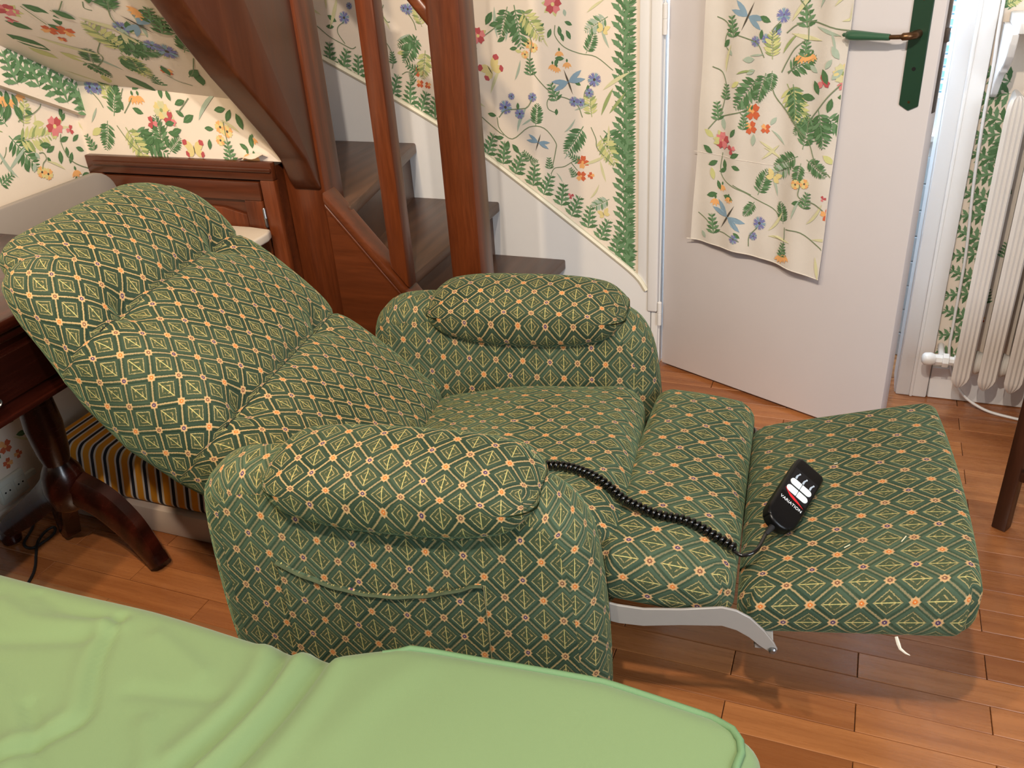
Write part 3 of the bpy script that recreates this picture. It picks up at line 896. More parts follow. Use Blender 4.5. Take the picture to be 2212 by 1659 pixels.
'under': [["fern",-1.887,0.987,0.1,10,1],["fern",-1.916,0.939,0.1,160,0],["fern",-1.888,0.952,0.1,-20,0],["fern",-1.837,0.92,0.14,-130,0],["fern",-1.859,0.923,0.12,-150,1],["v",[[-1.887,0.927],[-1.864,0.889],[-1.845,0.869],[-1.827,0.855]]],["ofl",-1.807,1.007,0.028],["ofl",-1.788,1.007,0.028],["leaf",-1.802,1.022,0.05,-60,0],["v",[[-1.81,1.0],[-1.829,0.98],[-1.849,0.96]]],["v",[[-1.833,1.024],[-1.848,1.0],[-1.853,0.98]]],["leaf",-1.863,1.007,0.05,-20,0],["leaf",-1.855,0.999,0.045,190,0],["corn",-1.944,1.027,0.036],["corn",-1.92,1.023,0.03],["v",[[-1.945,1.018],[-1.925,0.994],[-1.916,0.974]]],["grass",-1.973,0.933,0.06,-40,2],["grass",-2.01,0.911,0.1,30,1],["leaf",-1.982,0.899,0.06,-60,1],["fernk",-1.998,0.879,0.05,20,0],["yrose",-1.722,0.97,0.045],["pink",-1.763,0.937,0.034],["pink",-1.701,0.947,0.04],["leaf",-1.721,0.934,0.045,-80,0],["leaf",-1.674,0.985,0.05,-70,0],["leaf",-1.676,0.97,0.04,-120,0],["leaf",-1.684,0.994,0.04,20,0],["leaf",-1.774,0.907,0.05,80,0],["leaf",-1.77,0.899,0.05,130,0],["leaf",-1.762,0.89,0.05,170,0],["leaf",-1.718,0.913,0.05,-100,0],["leaf",-1.706,0.911,0.05,-70,0],["leaf",-1.729,0.903,0.045,180,0],["v",[[-1.672,0.963],[-1.647,0.983],[-1.625,1.002]]],["v",[[-1.732,0.947],[-1.744,0.913],[-1.761,0.867]]],["v",[[-1.716,0.931],[-1.738,0.9],[-1.758,0.867]]],["fern",-1.741,0.87,0.1,10,0],["fern",-1.772,0.864,0.08,60,0],["fern",-1.729,0.86,0.07,-50,0],["leaf",-1.785,0.96,0.05,70,0],["leaf",-1.661,0.939,0.06,-60,0],["grass",-1.684,0.924,0.06,20,1],["leaf",-1.713,0.999,0.045,0,0],["daisy",-1.546,0.93,0.028],["daisy",-1.527,0.919,0.028],["daisy",-1.554,0.896,0.024],["v",[[-1.533,0.948],[-1.534,0.916],[-1.533,0.884],[-1.532,0.86]]],["leaf",-1.568,0.925,0.04,90,0],["grass",-1.488,0.917,0.07,50,1],["ofl",-1.477,0.864,0.028],["ofl",-1.458,0.861,0.026],["ofl",-1.452,0.906,0.022],["leaf",-1.459,0.878,0.05,0,0],["leaf",-1.472,0.874,0.04,60,0],["leaf",-1.504,0.975,0.05,150,0],["leaf",-1.489,0.966,0.06,200,0],["leaf",-1.518,0.977,0.05,100,0],["fernk",-1.534,0.868,0.06,0,0],["bfly",-1.645,0.866,0.06,0,0],["leaf",-1.588,0.899,0.04,170,0],["grass",-1.609,0.946,0.12,-30,2]],
'soffit': [["rose",0.251,0.314,0.05],["leaf",0.227,0.247,0.08,60,0],["pink",0.226,0.276,0.03],["poppy",0.19,0.357,0.04],["leaf",0.206,0.383,0.06,60,0],["poppy",0.183,0.412,0.045],["leaf",0.199,0.424,0.06,-60,0],["poppy",0.163,0.354,0.022],["fern",0.17,0.541,0.13,70,0],["fern",0.161,0.569,0.1,40,0],["fern",0.122,0.54,0.14,-90,1],["fern",0.12,0.522,0.13,90,1],["fern",0.126,0.548,0.12,0,0],["corn",0.182,0.651,0.04],["corn",0.138,0.693,0.036],["corn",0.122,0.731,0.05],["leaf",0.169,0.665,0.06,-60,0],["leaf",0.162,0.645,0.05,-100,2],["v",[[0.179,0.639],[0.16,0.642],[0.14,0.69],[0.128,0.734]]],["dragon",0.186,0.724,0.11,60],["ofl",0.212,0.778,0.03],["ofl",0.205,0.781,0.03],["fernk",0.201,0.802,0.06,-60,0],["fernk",0.18,0.809,0.07,-60,0],["fernk",0.168,0.832,0.06,-60,0],["v",[[0.203,0.793],[0.182,0.806],[0.168,0.826]]],["fern",0.093,0.294,0.1,80,0],["fern",0.086,0.329,0.1,-60,0],["v",[[0.149,0.491],[0.123,0.427],[0.104,0.412],[0.078,0.334],[0.083,0.323]]],["grass",0.214,0.533,0.16,50,1],["grass",0.177,0.266,0.16,60,1],["grass",0.193,0.6,0.12,60,1],["grass",0.13,0.589,0.12,-70,1],["leaf",0.064,0.467,0.09,-70,0],["leaf",0.048,0.399,0.12,70,0],["fern",0.052,0.496,0.1,-70,0],["poppy",0.07,0.635,0.034],["leaf",0.057,0.628,0.06,-80,0],["leaf",0.058,0.718,0.07,-30,0],["v",[[0.105,0.815],[0.069,0.751],[0.056,0.71]]],["v",[[0.057,0.613],[0.04,0.64],[0.031,0.685]]],["fern",0.134,0.805,0.11,-20,0],["fern",0.119,0.8,0.1,-50,0],["fern",0.221,0.669,0.12,-60,0],["fern",0.216,0.691,0.08,-90,0],["v",[[0.238,0.704],[0.208,0.656],[0.183,0.646]]],["v",[[0.252,0.549],[0.231,0.485],[0.237,0.465]]],["v",[[0.256,0.385],[0.206,0.383]]],["leaf",0.238,0.474,0.07,60,0],["leaf",0.239,0.631,0.06,-60,0],["v",[[0.243,0.612],[0.23,0.592],[0.223,0.61]]],["leaf",0.258,0.394,0.08,60,0],["leaf",0.191,0.165,0.14,70,0],["leaf",0.145,0.154,0.1,70,1],["leaf",0.126,0.256,0.1,60,1],["grass",0.124,0.34,0.12,50,2],["grass",0.151,0.703,0.1,-60,2],["leaf",0.011,0.182,0.1,60,0],["leaf",0.01,0.243,0.08,-60,1],["grass",0.053,0.118,0.1,60,1],["grass",0.096,0.657,0.1,-30,1],["fernk",0.039,0.53,0.06,-80,0],["leaf",0.033,0.736,0.08,-70,0]],
'curtain': [["dragon",0.245,1.097,0.11,-25],["corn",0.343,1.102,0.034],["corn",0.274,1.039,0.026],["corn",0.305,1.047,0.024],["corn",0.33,1.064,0.022],["v",[[0.337,1.088],[0.32,1.068],[0.32,1.044],[0.308,1.019]]],["fernk",0.404,1.108,0.07,10,0],["v",[[0.151,1.093],[0.178,1.082],[0.21,1.055],[0.241,1.046],[0.282,1.034],[0.304,1.002]]],["v",[[0.199,1.075],[0.18,1.045],[0.182,1.02],[0.201,1.004]]],["bud",0.176,1.032,0.026],["bud",0.202,1.008,0.018],["fernk",0.201,1.071,0.06,10,0],["leaf",0.291,1.044,0.035,0,0],["leaf",0.328,1.066,0.03,-30,0],["leaf",0.314,1.087,0.045,70,0],["grass",0.44,1.122,0.08,-20,2],["grass",0.479,1.127,0.1,-40,1],["grass",0.5,1.095,0.1,-80,1],["grass",0.436,1.081,0.08,-110,2],["grass",0.367,1.089,0.1,-30,1],["grass",0.37,1.062,0.1,-100,1],["grass",0.476,1.075,0.06,-150,2],["grass",0.518,1.054,0.1,-160,1],["v",[[0.356,1.062],[0.382,1.082],[0.422,1.092],[0.489,1.079],[0.532,1.075]]],["v",[[0.413,1.091],[0.418,1.045]]],["v",[[0.385,1.14],[0.405,1.118],[0.416,1.099]]],["fern",0.289,0.951,0.12,140,0],["fern",0.312,0.965,0.09,160,0],["fern",0.326,0.999,0.08,5,1],["fern",0.368,0.97,0.1,-60,0],["fern",0.368,0.941,0.13,-150,1],["fern",0.387,0.942,0.11,-165,0],["fern",0.327,0.971,0.06,180,0],["ofl",0.401,1.014,0.026],["ofl",0.419,1.017,0.026],["ofl",0.432,1.018,0.022],["fernk",0.413,1.031,0.05,0,0],["v",[[0.403,1.009],[0.387,0.987],[0.37,0.966]]],["v",[[0.411,1.049],[0.383,1.027],[0.363,0.994],[0.351,0.968]]],["grass",0.351,1.013,0.07,-20,0],["grass",0.26,1.003,0.05,-80,2],["leaf",0.275,0.996,0.05,100,2],["v",[[0.327,0.941],[0.342,0.905],[0.391,0.859],[0.422,0.828],[0.449,0.806],[0.479,0.749],[0.513,0.732],[0.536,0.701]]],["v",[[0.345,0.901],[0.396,0.851],[0.439,0.804]]],["yrose",0.519,0.979,0.042],["pink",0.473,0.956,0.036],["pink",0.53,0.955,0.04],["leaf",0.494,0.963,0.05,-40,2],["leaf",0.453,0.976,0.04,60,2],["leaf",0.474,0.986,0.04,-30,2],["leaf",0.506,1.011,0.05,40,2],["leaf",0.533,1.0,0.045,-50,0],["leaf",0.453,0.915,0.055,90,0],["leaf",0.463,0.925,0.05,30,0],["leaf",0.485,0.951,0.055,30,0],["leaf",0.513,0.923,0.05,-80,0],["leaf",0.5,0.92,0.05,170,0],["leaf",0.524,0.922,0.045,-110,0],["v",[[0.518,0.954],[0.49,0.923],[0.467,0.892],[0.443,0.856],[0.442,0.826]]],["fern",0.467,0.888,0.11,-160,0],["fern",0.451,0.87,0.08,140,0],["fern",0.487,0.874,0.1,-120,0],["fern",0.475,0.86,0.06,180,0],["poppy",0.281,0.864,0.045],["poppy",0.279,0.823,0.036],["poppy",0.322,0.825,0.026],["fernk",0.257,0.875,0.05,50,0],["fernk",0.257,0.835,0.045,0,0],["leaf",0.334,0.835,0.035,-30,2],["leaf",0.29,0.808,0.045,180,2],["v",[[0.143,0.803],[0.171,0.834],[0.198,0.846],[0.245,0.86],[0.265,0.871]]],["v",[[0.245,0.858],[0.267,0.836]]],["fernk",0.168,0.854,0.055,10,0],["v",[[0.189,0.899],[0.185,0.872],[0.177,0.84]]],["fernk",0.191,0.906,0.045,0,0],["leaf",0.209,0.919,0.04,-50,1],["grass",0.186,0.956,0.08,5,1],["grass",0.222,0.954,0.06,-60,0],["leaf",0.253,0.957,0.04,-60,2],["v",[[0.145,0.968],[0.175,0.955],[0.193,0.917]]],["rose",0.191,0.777,0.045],["pink",0.225,0.758,0.028],["leaf",0.218,0.79,0.04,-30,0],["leaf",0.16,0.738,0.05,60,0],["leaf",0.178,0.719,0.045,120,0],["leaf",0.2,0.727,0.045,190,0],["leaf",0.221,0.734,0.045,-60,0],["leaf",0.228,0.712,0.04,-100,0],["leaf",0.21,0.702,0.04,120,0],["leaf",0.195,0.805,0.05,20,2],["leaf",0.161,0.782,0.05,60,1],["v",[[0.193,0.744],[0.188,0.696],[0.204,0.67],[0.238,0.656],[0.271,0.647],[0.304,0.634],[0.359,0.615],[0.392,0.588]]],["v",[[0.237,0.661],[0.293,0.641]]],["fern",0.314,0.645,0.09,-20,0],["fern",0.305,0.624,0.06,150,0],["fern",0.434,0.786,0.1,-10,0],["fern",0.424,0.767,0.09,120,0],["fern",0.449,0.762,0.08,-120,0],["fern",0.407,0.738,0.08,120,2],["fern",0.435,0.751,0.07,170,0],["grass",0.319,0.744,0.07,-50,1],["grass",0.378,0.788,0.06,40,2],["grass",0.355,0.767,0.06,60,1],["grass",0.371,0.751,0.06,50,1],["bfly",0.355,0.699,0.04,-20,1],["daisy",0.426,0.694,0.022],["daisy",0.451,0.699,0.022],["leaf",0.437,0.709,0.02,0,0],["v",[[0.439,0.694],[0.437,0.666],[0.455,0.656],[0.485,0.652],[0.51,0.638]]],["fernk",0.46,0.656,0.05,-10,0],["leaf",0.446,0.649,0.04,110,0],["pink",0.507,0.669,0.016],["poppy",0.521,0.627,0.034],["leaf",0.531,0.646,0.04,-20,1],["ofl",0.199,0.654,0.022],["ofl",0.179,0.612,0.026],["ofl",0.226,0.625,0.022],["leaf",0.184,0.627,0.05,110,0],["leaf",0.206,0.626,0.05,-100,0],["leaf",0.194,0.639,0.04,30,0],["dragon",0.227,0.568,0.12,-30],["corn",0.326,0.567,0.036],["corn",0.31,0.527,0.024],["corn",0.254,0.508,0.026],["leaf",0.273,0.514,0.035,60,0],["v",[[0.321,0.554],[0.299,0.525],[0.299,0.495]]],["v",[[0.123,0.561],[0.154,0.546],[0.19,0.523],[0.224,0.519],[0.271,0.504]]],["fernk",0.177,0.538,0.065,10,0],["bud",0.153,0.502,0.024],["fern",0.398,0.579,0.07,10,0],["v",[[0.404,0.571],[0.407,0.542],[0.407,0.513]]],["grass",0.422,0.598,0.07,-10,2],["grass",0.371,0.65,0.07,10,2],["grass",0.467,0.593,0.08,-50,1],["grass",0.354,0.551,0.08,-50,1],["grass",0.355,0.536,0.08,-80,1],["grass",0.486,0.554,0.08,-80,1],["grass",0.503,0.51,0.09,-170,1],["v",[[0.409,0.567],[0.455,0.567],[0.507,0.54],[0.529,0.521]]],["ofl",0.399,0.491,0.026],["ofl",0.414,0.497,0.026],["fernk",0.405,0.508,0.045,0,0],["leaf",0.524,0.76,0.05,60,1],["leaf",0.17,0.664,0.05,20,1]],
'right': [["bord",0.29,0.929,0.085,70],["bord",0.292,0.88,0.085,100],["bord",0.293,0.831,0.085,70],["bord",0.295,0.78,0.085,100],["bord",0.296,0.729,0.085,70],["bord",0.298,0.676,0.085,100],["bord",0.299,0.622,0.085,70],["bord",0.301,0.567,0.085,100],["bord",0.303,0.511,0.085,70],["bord",0.304,0.453,0.085,100],["bord",0.306,0.394,0.085,70],["bord",0.308,0.334,0.085,100],["bord",0.31,0.272,0.085,70],["bord",0.312,0.209,0.085,100],["bord",0.314,0.145,0.085,70],["fern",0.334,0.774,0.08,170,0],["fernk",0.398,0.475,0.05,0,0],["fernk",0.375,0.335,0.05,0,0],["poppy",0.373,0.263,0.025],["leaf",0.372,0.219,0.05,60,0],["leaf",0.383,0.629,0.05,40,0],["leaf",0.301,1.091,0.05,60,0],["fern",0.306,1.091,0.06,60,0],["fern",0.282,1.094,0.05,-60,1]],
}



class Print:
    def __init__(self):
        self.V, self.F, self.C = [], [], []
        self.lay = 0

    def poly(self, pts, c):
        b = len(self.V)
        self.lay = (self.lay + 1) % 260
        h = 0.0006 + 0.000009 * self.lay
        self.V += [(p[0], p[1], h) for p in pts]
        self.F.append(tuple(range(b, b + len(pts))))
        self.C.append(PI_[c])


def rot(x, y, d):
    c, s = math.cos(math.radians(d)), math.sin(math.radians(d))
    return (x * c - y * s, x * s + y * c)


def leafpts(L, w, n=4, bend=0.0):
    a = [(w / 2 * math.sin(PI * i / n) ** 0.9 + bend * L * (i / n) ** 2, L * i / n) for i in range(n + 1)]
    b = [(-w / 2 * math.sin(PI * i / n) ** 0.9 + bend * L * (i / n) ** 2, L * i / n) for i in range(n - 1, 0, -1)]
    return a + b


def put(P, pts, x, y, d, c, sx=1.0):
    P.poly([(x + q[0], y + q[1]) for q in (rot(px * sx, py, d) for px, py in pts)], c)


def m_leaf(P, x, y, L, d, k, rng):
    L *= 0.72
    w = L * 0.46
    put(P, leafpts(L, w, 4, 0.05), x, y, d, ('g0', 'y1', 'g2')[k])
    if k == 0:
        put(P, [(0, L * .05), (L * .02, L * .5), (0, L * .9), (-L * .02, L * .5)], x, y, d, 'g3')


def m_fern(P, x, y, L, d, k, rng, dens=7):
    ca, cbk = (('g0', 'g3'), ('y1', 'g1'), ('g2', 'g3'))[k]
    bend = rng.uniform(-0.12, 0.12)
    f = lambda t: (bend * L * t * t, L * t)
    put(P, [(-L * .012, 0), (L * .012, 0), (bend * L + .0, L), (bend * .25 * L - L * .01, L * .5)], x, y, d, cbk)
    for i in range(dens):
        t = 0.12 + 0.85 * i / (dens - 1)
        l = L * (0.34 * math.sin(PI * (0.22 + 0.74 * t)) + 0.03)
        for sg in (-1, 1):
            bx, by = f(t)
            ang = -sg * (62 - 22 * t + rng.uniform(-6, 6))
            lp = leafpts(l, l * 0.30, 3, 0.10 * sg)
            px, py = rot(bx, by, d)
            put(P, lp, x + px, y + py, d + ang, ca if (i + (sg > 0)) % 3 else cbk)


def m_bord(P, x, y, L, d, k, rng):
    """lobed fern frond of the border strip"""
    x0, y0 = x - rot(0, L * .5, d)[0], y - rot(0, L * .5, d)[1]
    put(P, leafpts(L, L * .11, 4), x0, y0, d, 'g3')
    for i in range(5):
        t = 0.06 + 0.74 * i / 4
        l = L * (0.45 - 0.25 * t)
        for sg in (-1, 1):
            bx, by = rot(0, L * t, d)
            a = -sg * (58 - 16 * t)
            c = 'g0' if (sg > 0) == (i % 2 == 0) else 'g3'
            put(P, leafpts(l, l * .33, 3, .12 * sg), x0 + bx, y0 + by, d + a, c)
            e = rot(0, l * .40, d + a)
            put(P, leafpts(l * .36, l * .14, 2), x0 + bx + e[0], y0 + by + e[1], d + a - sg * 42, c)
            put(P, leafpts(l * .32, l * .13, 2), x0 + bx + e[0], y0 + by + e[1], d + a + sg * 42, c)


def m_flower(P, x, y, R, cols, n, rng, spiky=False, centre='yel'):
    o = rng.uniform(0, 360)
    for i in range(n):
        d = o + 360 * i / n
        if spiky:
            put(P, [(-R * .08, 0), (-R * .24, R), (-R * .06, R * .8), (0, R * 1.08), (R * .08, R * .8), (R * .24, R), (R * .08, 0)], x, y, d, cols[i % len(cols)])
        else:
            put(P, [(-R * .1, 0), (-R * .42, R * .55), (-R * .3, R * .95), (0, R * .88), (R * .32, R * .97), (R * .42, R * .5), (R * .1, 0)], x, y, d, cols[i % len(cols)])
    put(P, [rot(0, R * .22, 60 * i) for i in range(6)], x, y, 0, centre)


def draw(items, seed=1):
    rng = random.Random(seed)
    P = Print()
    for it in items:
        k = it[0]
        if k == 'v':
            pts = [(p.x, p.y) for p in spline([(a, b, 0) for a, b in it[1]], 4)]
            for i in range(len(pts) - 1):
                (ax, ay), (bx, by) = pts[i], pts[i + 1]
                l = math.hypot(bx - ax, by - ay) or 1e-6
                nx, ny = -(by - ay) / l * 0.0013, (bx - ax) / l * 0.0013
                P.poly([(ax - nx, ay - ny), (bx - nx, by - ny), (bx + nx, by + ny), (ax + nx, ay + ny)], 'vine')
            continue
        x, y, s = it[1], it[2], it[3] * (0.88 if k in ('rose', 'yrose', 'pink', 'poppy', 'corn', 'dragon', 'grass', 'bfly') else 1.0)
        d = it[4] if len(it) > 4 else 0
        c = it[5] if len(it) > 5 else 0
        if k == 'leaf':
            m_leaf(P, x, y, s, d, c, rng)
        elif k == 'fern':
            m_fern(P, x, y, s * 0.85, d, c, rng, 10)
        elif k == 'fernk':
            m_bord(P, x, y, s, d, 0, rng)
        elif k == 'bord':
            m_bord(P, x, y, s, d, 0, rng)
        elif k == 'grass':
            put(P, leafpts(s, s * .12, 5, rng.uniform(-.35, .35)), x, y, d, ('g1', 'pale', 'g2')[c])
        elif k == 'rose':
            for q in range(3):
                m_leaf(P, x, y, s * 1.1, rng.uniform(0, 360), 1, rng)
            m_flower(P, x, y, s * .62, ['pink', 'pinkd', 'pink', 'pink', 'pinkd'], 5, rng)
        elif k == 'yrose':
            m_flower(P, x, y, s * .65, ['yel', 'pale'], 6, rng, centre='g1')
        elif k == 'pink':
            m_flower(P, x, y, s * .6, ['pinkd', 'pink', 'pinkd'], 3, rng, centre='pinkd')
        elif k == 'ofl':
            for q in (-45, -15, 15, 45):
                put(P, leafpts(s * .9, s * .34, 3), x, y, 180 + q, 'or')
            put(P, leafpts(s * .5, s * .3, 3), x, y - s * .05, 0, 'g0')
        elif k == 'poppy':
            m_flower(P, x, y, s * .6, ['red', 'or', 'red', 'red'], 4, rng, centre='or')
        elif k == 'daisy':
            m_flower(P, x, y, s * .62, ['or', 'yel'], 6, rng, centre='dk')
        elif k == 'corn':
            m_flower(P, x, y, s * .62, ['blue', 'blue', 'dfly'], 9, rng, True, 'dk')
        elif k == 'bud':
            put(P, leafpts(s, s * .55, 4), x, y - s / 2, rng.uniform(-40, 40), 'g2' if rng.random() < .5 else 'g0')
        elif k == 'dragon':
            put(P, leafpts(s * .8, s * .06, 3), x - rot(0, s * .4, d)[0], y - rot(0, s * .4, d)[1], d, 'dk')
            for a in (70, 100, -70, -100):
                put(P, leafpts(s * .55, s * .15, 4), x, y, d + a, 'dfly')
        elif k == 'bfly':
            b0 = 'yel'
            for a, q in ((50, .8), (110, .6), (-50, .8), (-110, .6)):
                put(P, leafpts(s * q, s * .42, 4), x, y, d + a, b0)
                if c == 0:
                    e = rot(0, s * q * .62, d + a)
                    put(P, leafpts(s * q * .4, s * .36, 3), x + e[0], y + e[1], d + a, 'pinkd')
            put(P, leafpts(s * .5, s * .06, 3), x, y - s * .2, d, 'dk')
    return P


def print_on(items, fn, parent, seed):
    P = draw(items, seed)
    V = [fn(*v) for v in P.V]
    me = bpy.data.meshes.new('floral_print')
    me.from_pydata(V, [], P.F)
    for mm in PM:
        me.materials.append(mm)
    me.polygons.foreach_set('material_index', P.C)
    me.update()
    o = bpy.data.objects.new('floral_print', me)
    COL.objects.link(o)
    o.parent = parent
    if parent.type == 'EMPTY':
        o.matrix_parent_inverse = Matrix.Translation(-Vector(parent.location))
    o['kind'] = 'stuff'
    return o


print_on(MOTIFS['back'], lambda a, b, h: (a, 2.59 - h, b), wall_back, 3)
print_on(MOTIFS['right'], lambda a, b, h: (a, 2.59 - h, b), wall_back, 4)
print_on(MOTIFS['left'], lambda a, b, h: (X0 + h, a, b), wall_left, 5)
print_on(MOTIFS['under'], lambda a, b, h: (a, 1.87 - h, b), wall_stairs, 6)


def shift(items, dx, dy, x0=-9, x1=9, skip=('bord',)):
    out = []
    for it in items:
        if it[0] in skip:
            continue
        if it[0] == 'v':
            if all(x0 < p[0] < x1 for p in it[1]):
                out.append(['v', [[p[0] + dx, p[1] + dy] for p in it[1]]])
        elif x0 < it[1] < x1:
            out.append([it[0], it[1] + dx, it[2] + dy] + list(it[3:]))
    return out


# the pattern repeats on the walls outside the photograph
for k in (1, 2, 3, 4):
    print_on(shift(MOTIFS['left'], -0.62 * k, 0.03 * (k % 2), 1.42, 1.86), lambda a, b, h: (X0 + h, a, b), wall_left, 20 + k)
for k in (0, 1):
    print_on(shift(MOTIFS['back'], 2.0, 0.05 + 0.86 * k, -1.45, -0.66), lambda a, b, h: (a, 2.59 - h, b), wall_back, 30 + k)
print_on(shift(MOTIFS['back'], 0.0, 0.90, -1.9, -0.64, ()), lambda a, b, h: (a, 2.59 - h, b), wall_back, 33)
BEAMX = X0 + 0.032
print_on(MOTIFS['beam'], lambda a, b, h: (BEAMX + h, a, b), st, 7)


def sof_print(items):
    # a, b are surface parameters; shapes are drawn in metres around each anchor
    out = []
    S0 = lambda a, b: (a * 1.5, b * 0.65)
    for it in items:
        if it[0] == 'v':
            out.append(['v', [list(S0(*p)) for p in it[1]]])
        else:
            out.append([it[0], *S0(it[1], it[2]), *it[3:]])
    return out


def sof_fn(s, t, h):
    # drawing plane: x = up the slope, y = across
    p = soffit_pt(s / 1.5, t / 0.65)
    return p + Vector((0.0, -0.65, -0.76)) * h


print_on(sof_print(MOTIFS['soffit']), sof_fn, st, 8)

# ================================================================== door standing ajar
DA = Vector((-0.527, 2.582, 0))
DT = Vector((0.90886, -0.41709, 0))
DN = Vector((-0.41709, -0.90886, 0))     # towards the room


def dp(s, n, z):
    return DA + DT * s + DN * n + Vector((0, 0, z))


def dbox(bm, s0, s1, n0, n1, z0, z1, bev=0.0, seg=2):
    b2 = bmesh.new()
    add_box(b2, s0, s1, n0, n1, z0, z1, bev, seg)
    vm = [bm.verts.new(dp(v.co.x, v.co.y, v.co.z)) for v in b2.verts]
    b2.verts.ensure_lookup_table()
    b2.verts.index_update()
    for f in b2.faces:
        bm.faces.new([vm[v.index] for v in f.verts])
    b2.free()


def dobj(name, boxes, material, parent, bev=0.0):
    bm = bmesh.new()
    for b in boxes:
        dbox(bm, *b, bev)
    return bm_obj(name, bm, material, parent, sm=bev > 0, ang=40)


door = struct(dobj('door_1', [(-0.016, 0.727, -0.040, 0.0, 0.009, 2.04)], M['doorpaint'], None, 0.003))
dobj('lock_edge', [(0.7262, 0.7285, -0.030, -0.012, 0.90, 1.16)], M['lockdark'], door, 0.0008)
dobj('latch', [(0.727, 0.7345, -0.028, -0.014, 1.055, 1.085)], M['lockdark'], door, 0.001)
pl = prism('lock_plate', [dp(s, 0.0, z) for s, z in ((0.655, 0.916), (0.678, 0.904), (0.700, 0.916), (0.700, 1.20), (0.655, 1.20))], DN * 0.004, M['plate'], door, 0.0012, 1)
lathe('keyhole', [(0.0045, 0), (0.0045, 0.0006)], dp(0.678, 0.0042, 0.998), M['hole'], pl, 14, DN)
lathe('plate_screw', [(0.003, 0), (0.003, 0.0008)], dp(0.678, 0.0042, 0.924), M['brass'], pl, 10, DN)
lathe('plate_screw', [(0.003, 0), (0.003, 0.0008)], dp(0.678, 0.0042, 1.146), M['brass'], pl, 10, DN)
hd = tube('handle_spindle', spline([dp(0.677, 0.004, 1.074), dp(0.677, 0.030, 1.074), dp(0.670, 0.042, 1.073), dp(0.652, 0.047, 1.0715), dp(0.628, 0.048, 1.070)], 5), [0.0095] * 6 + [0.0085] * 8 + [0.0052] * 7, M['brass'], door, 12)
lathe('handle_grip', [(0.0, 0.0), (0.0068, 0.0), (0.0075, 0.004), (0.0085, 0.03), (0.0112, 0.075), (0.0118, 0.092), (0.0098, 0.102), (0.005, 0.106), (0.0045, 0.111), (0.002, 0.114)], dp(0.632, 0.048, 1.070), M['handle'], hd, 18, -DT)
for z in (1.04, 0.155):
    lathe('hinge', [(0.004, 0), (0.0072, 0.002), (0.0072, 0.040), (0.0060, 0.0405), (0.0060, 0.0425), (0.0072, 0.043), (0.0072, 0.080), (0.003, 0.084)], (-0.547, 2.566, z), M['white'], door, 12)

# floral linen panel hanging on the door
ct = thing('door_curtain', 'long floral printed linen panel hanging on the white door', 'curtain', dp(0.31, 0.03, 0.45))


def cl_edge(z):
    f = (1.75 - z) / 1.3
    return 0.127 - 0.027 * f ** 1.3, 0.526 - 0.008 * f


def cl_bot(s):
    return 0.468 + 0.006 * math.sin(s * 9 + 0.4) - 0.016 * max(0, (s - 0.35) / 0.16) ** 1.5


def cl_pt(s, z, h=0.0):
    f = min(1, max(0, (1.75 - z) / 1.3))
    n = 0.013 + 0.018 * f ** 2 + 0.006 * math.sin(s * 30 + 0.6 * math.sin(z * 4)) * (0.5 + 0.5 * f) + 0.0022 * math.sin(s * 71 + z * 5) + 0.0015 * math.sin(z * 23 + s * 9)
    return dp(s, n + h, z)


V, F = [], []
NU, NV = 56, 90
for j in range(NV + 1):
    for i in range(NU + 1):
        t = i / NU
        z = cl_bot(0.09 + 0.42 * t) + (1.75 - cl_bot(0.09 + 0.42 * t)) * j / NV
        a, b = cl_edge(z)
        V.append(cl_pt(a + (b - a) * t, z))
n1 = len(V)
V += [v - DN * 0.0016 for v in V]
for j in range(NV):
    for i in range(NU):
        q = (j * (NU + 1) + i, j * (NU + 1) + i + 1, (j + 1) * (NU + 1) + i + 1, (j + 1) * (NU + 1) + i)
        F += [q, tuple(x + n1 for x in q[::-1])]
bd = [i for i in range(NU + 1)] + [(j * (NU + 1) + NU) for j in range(1, NV + 1)] + [NV * (NU + 1) + i for i in range(NU - 1, -1, -1)] + [j * (NU + 1) for j in range(NV - 1, 0, -1)]
F += [(bd[i], bd[(i + 1) % len(bd)], bd[(i + 1) % len(bd)] + n1, bd[i] + n1) for i in range(len(bd))]
cloth = mesh('cloth', V, F, M['linen'], ct, sm=True, ang=60)
tube('hem', [cl_pt(0.089 + (0.519 - 0.089) * t, cl_bot(0.09 + 0.42 * t) + 0.0015) for t in np.linspace(0, 1, 30)], 0.0016, M['linen'], ct, 6)
tube('tuck_seam', [cl_pt(0.098 + (0.520 - 0.098) * t, 0.735 - 0.006 * t) for t in np.linspace(0, 1, 30)], 0.0011, M['linen'], ct, 6)
P = print_on([it for it in MOTIFS['curtain'] if it[0] == 'v' or True], lambda s, z, h: cl_pt(min(max(s, cl_edge(z)[0] + .001), cl_edge(z)[1] - .001), max(z, cl_bot(s) + .002), h + 0.0004), ct, 9)

# ================================================================== radiator and what hangs round it
rd_ = thing('radiator', 'old cream ribbed column radiator below the white wall shelf', 'radiator', (0.60, 2.47, 0.1))


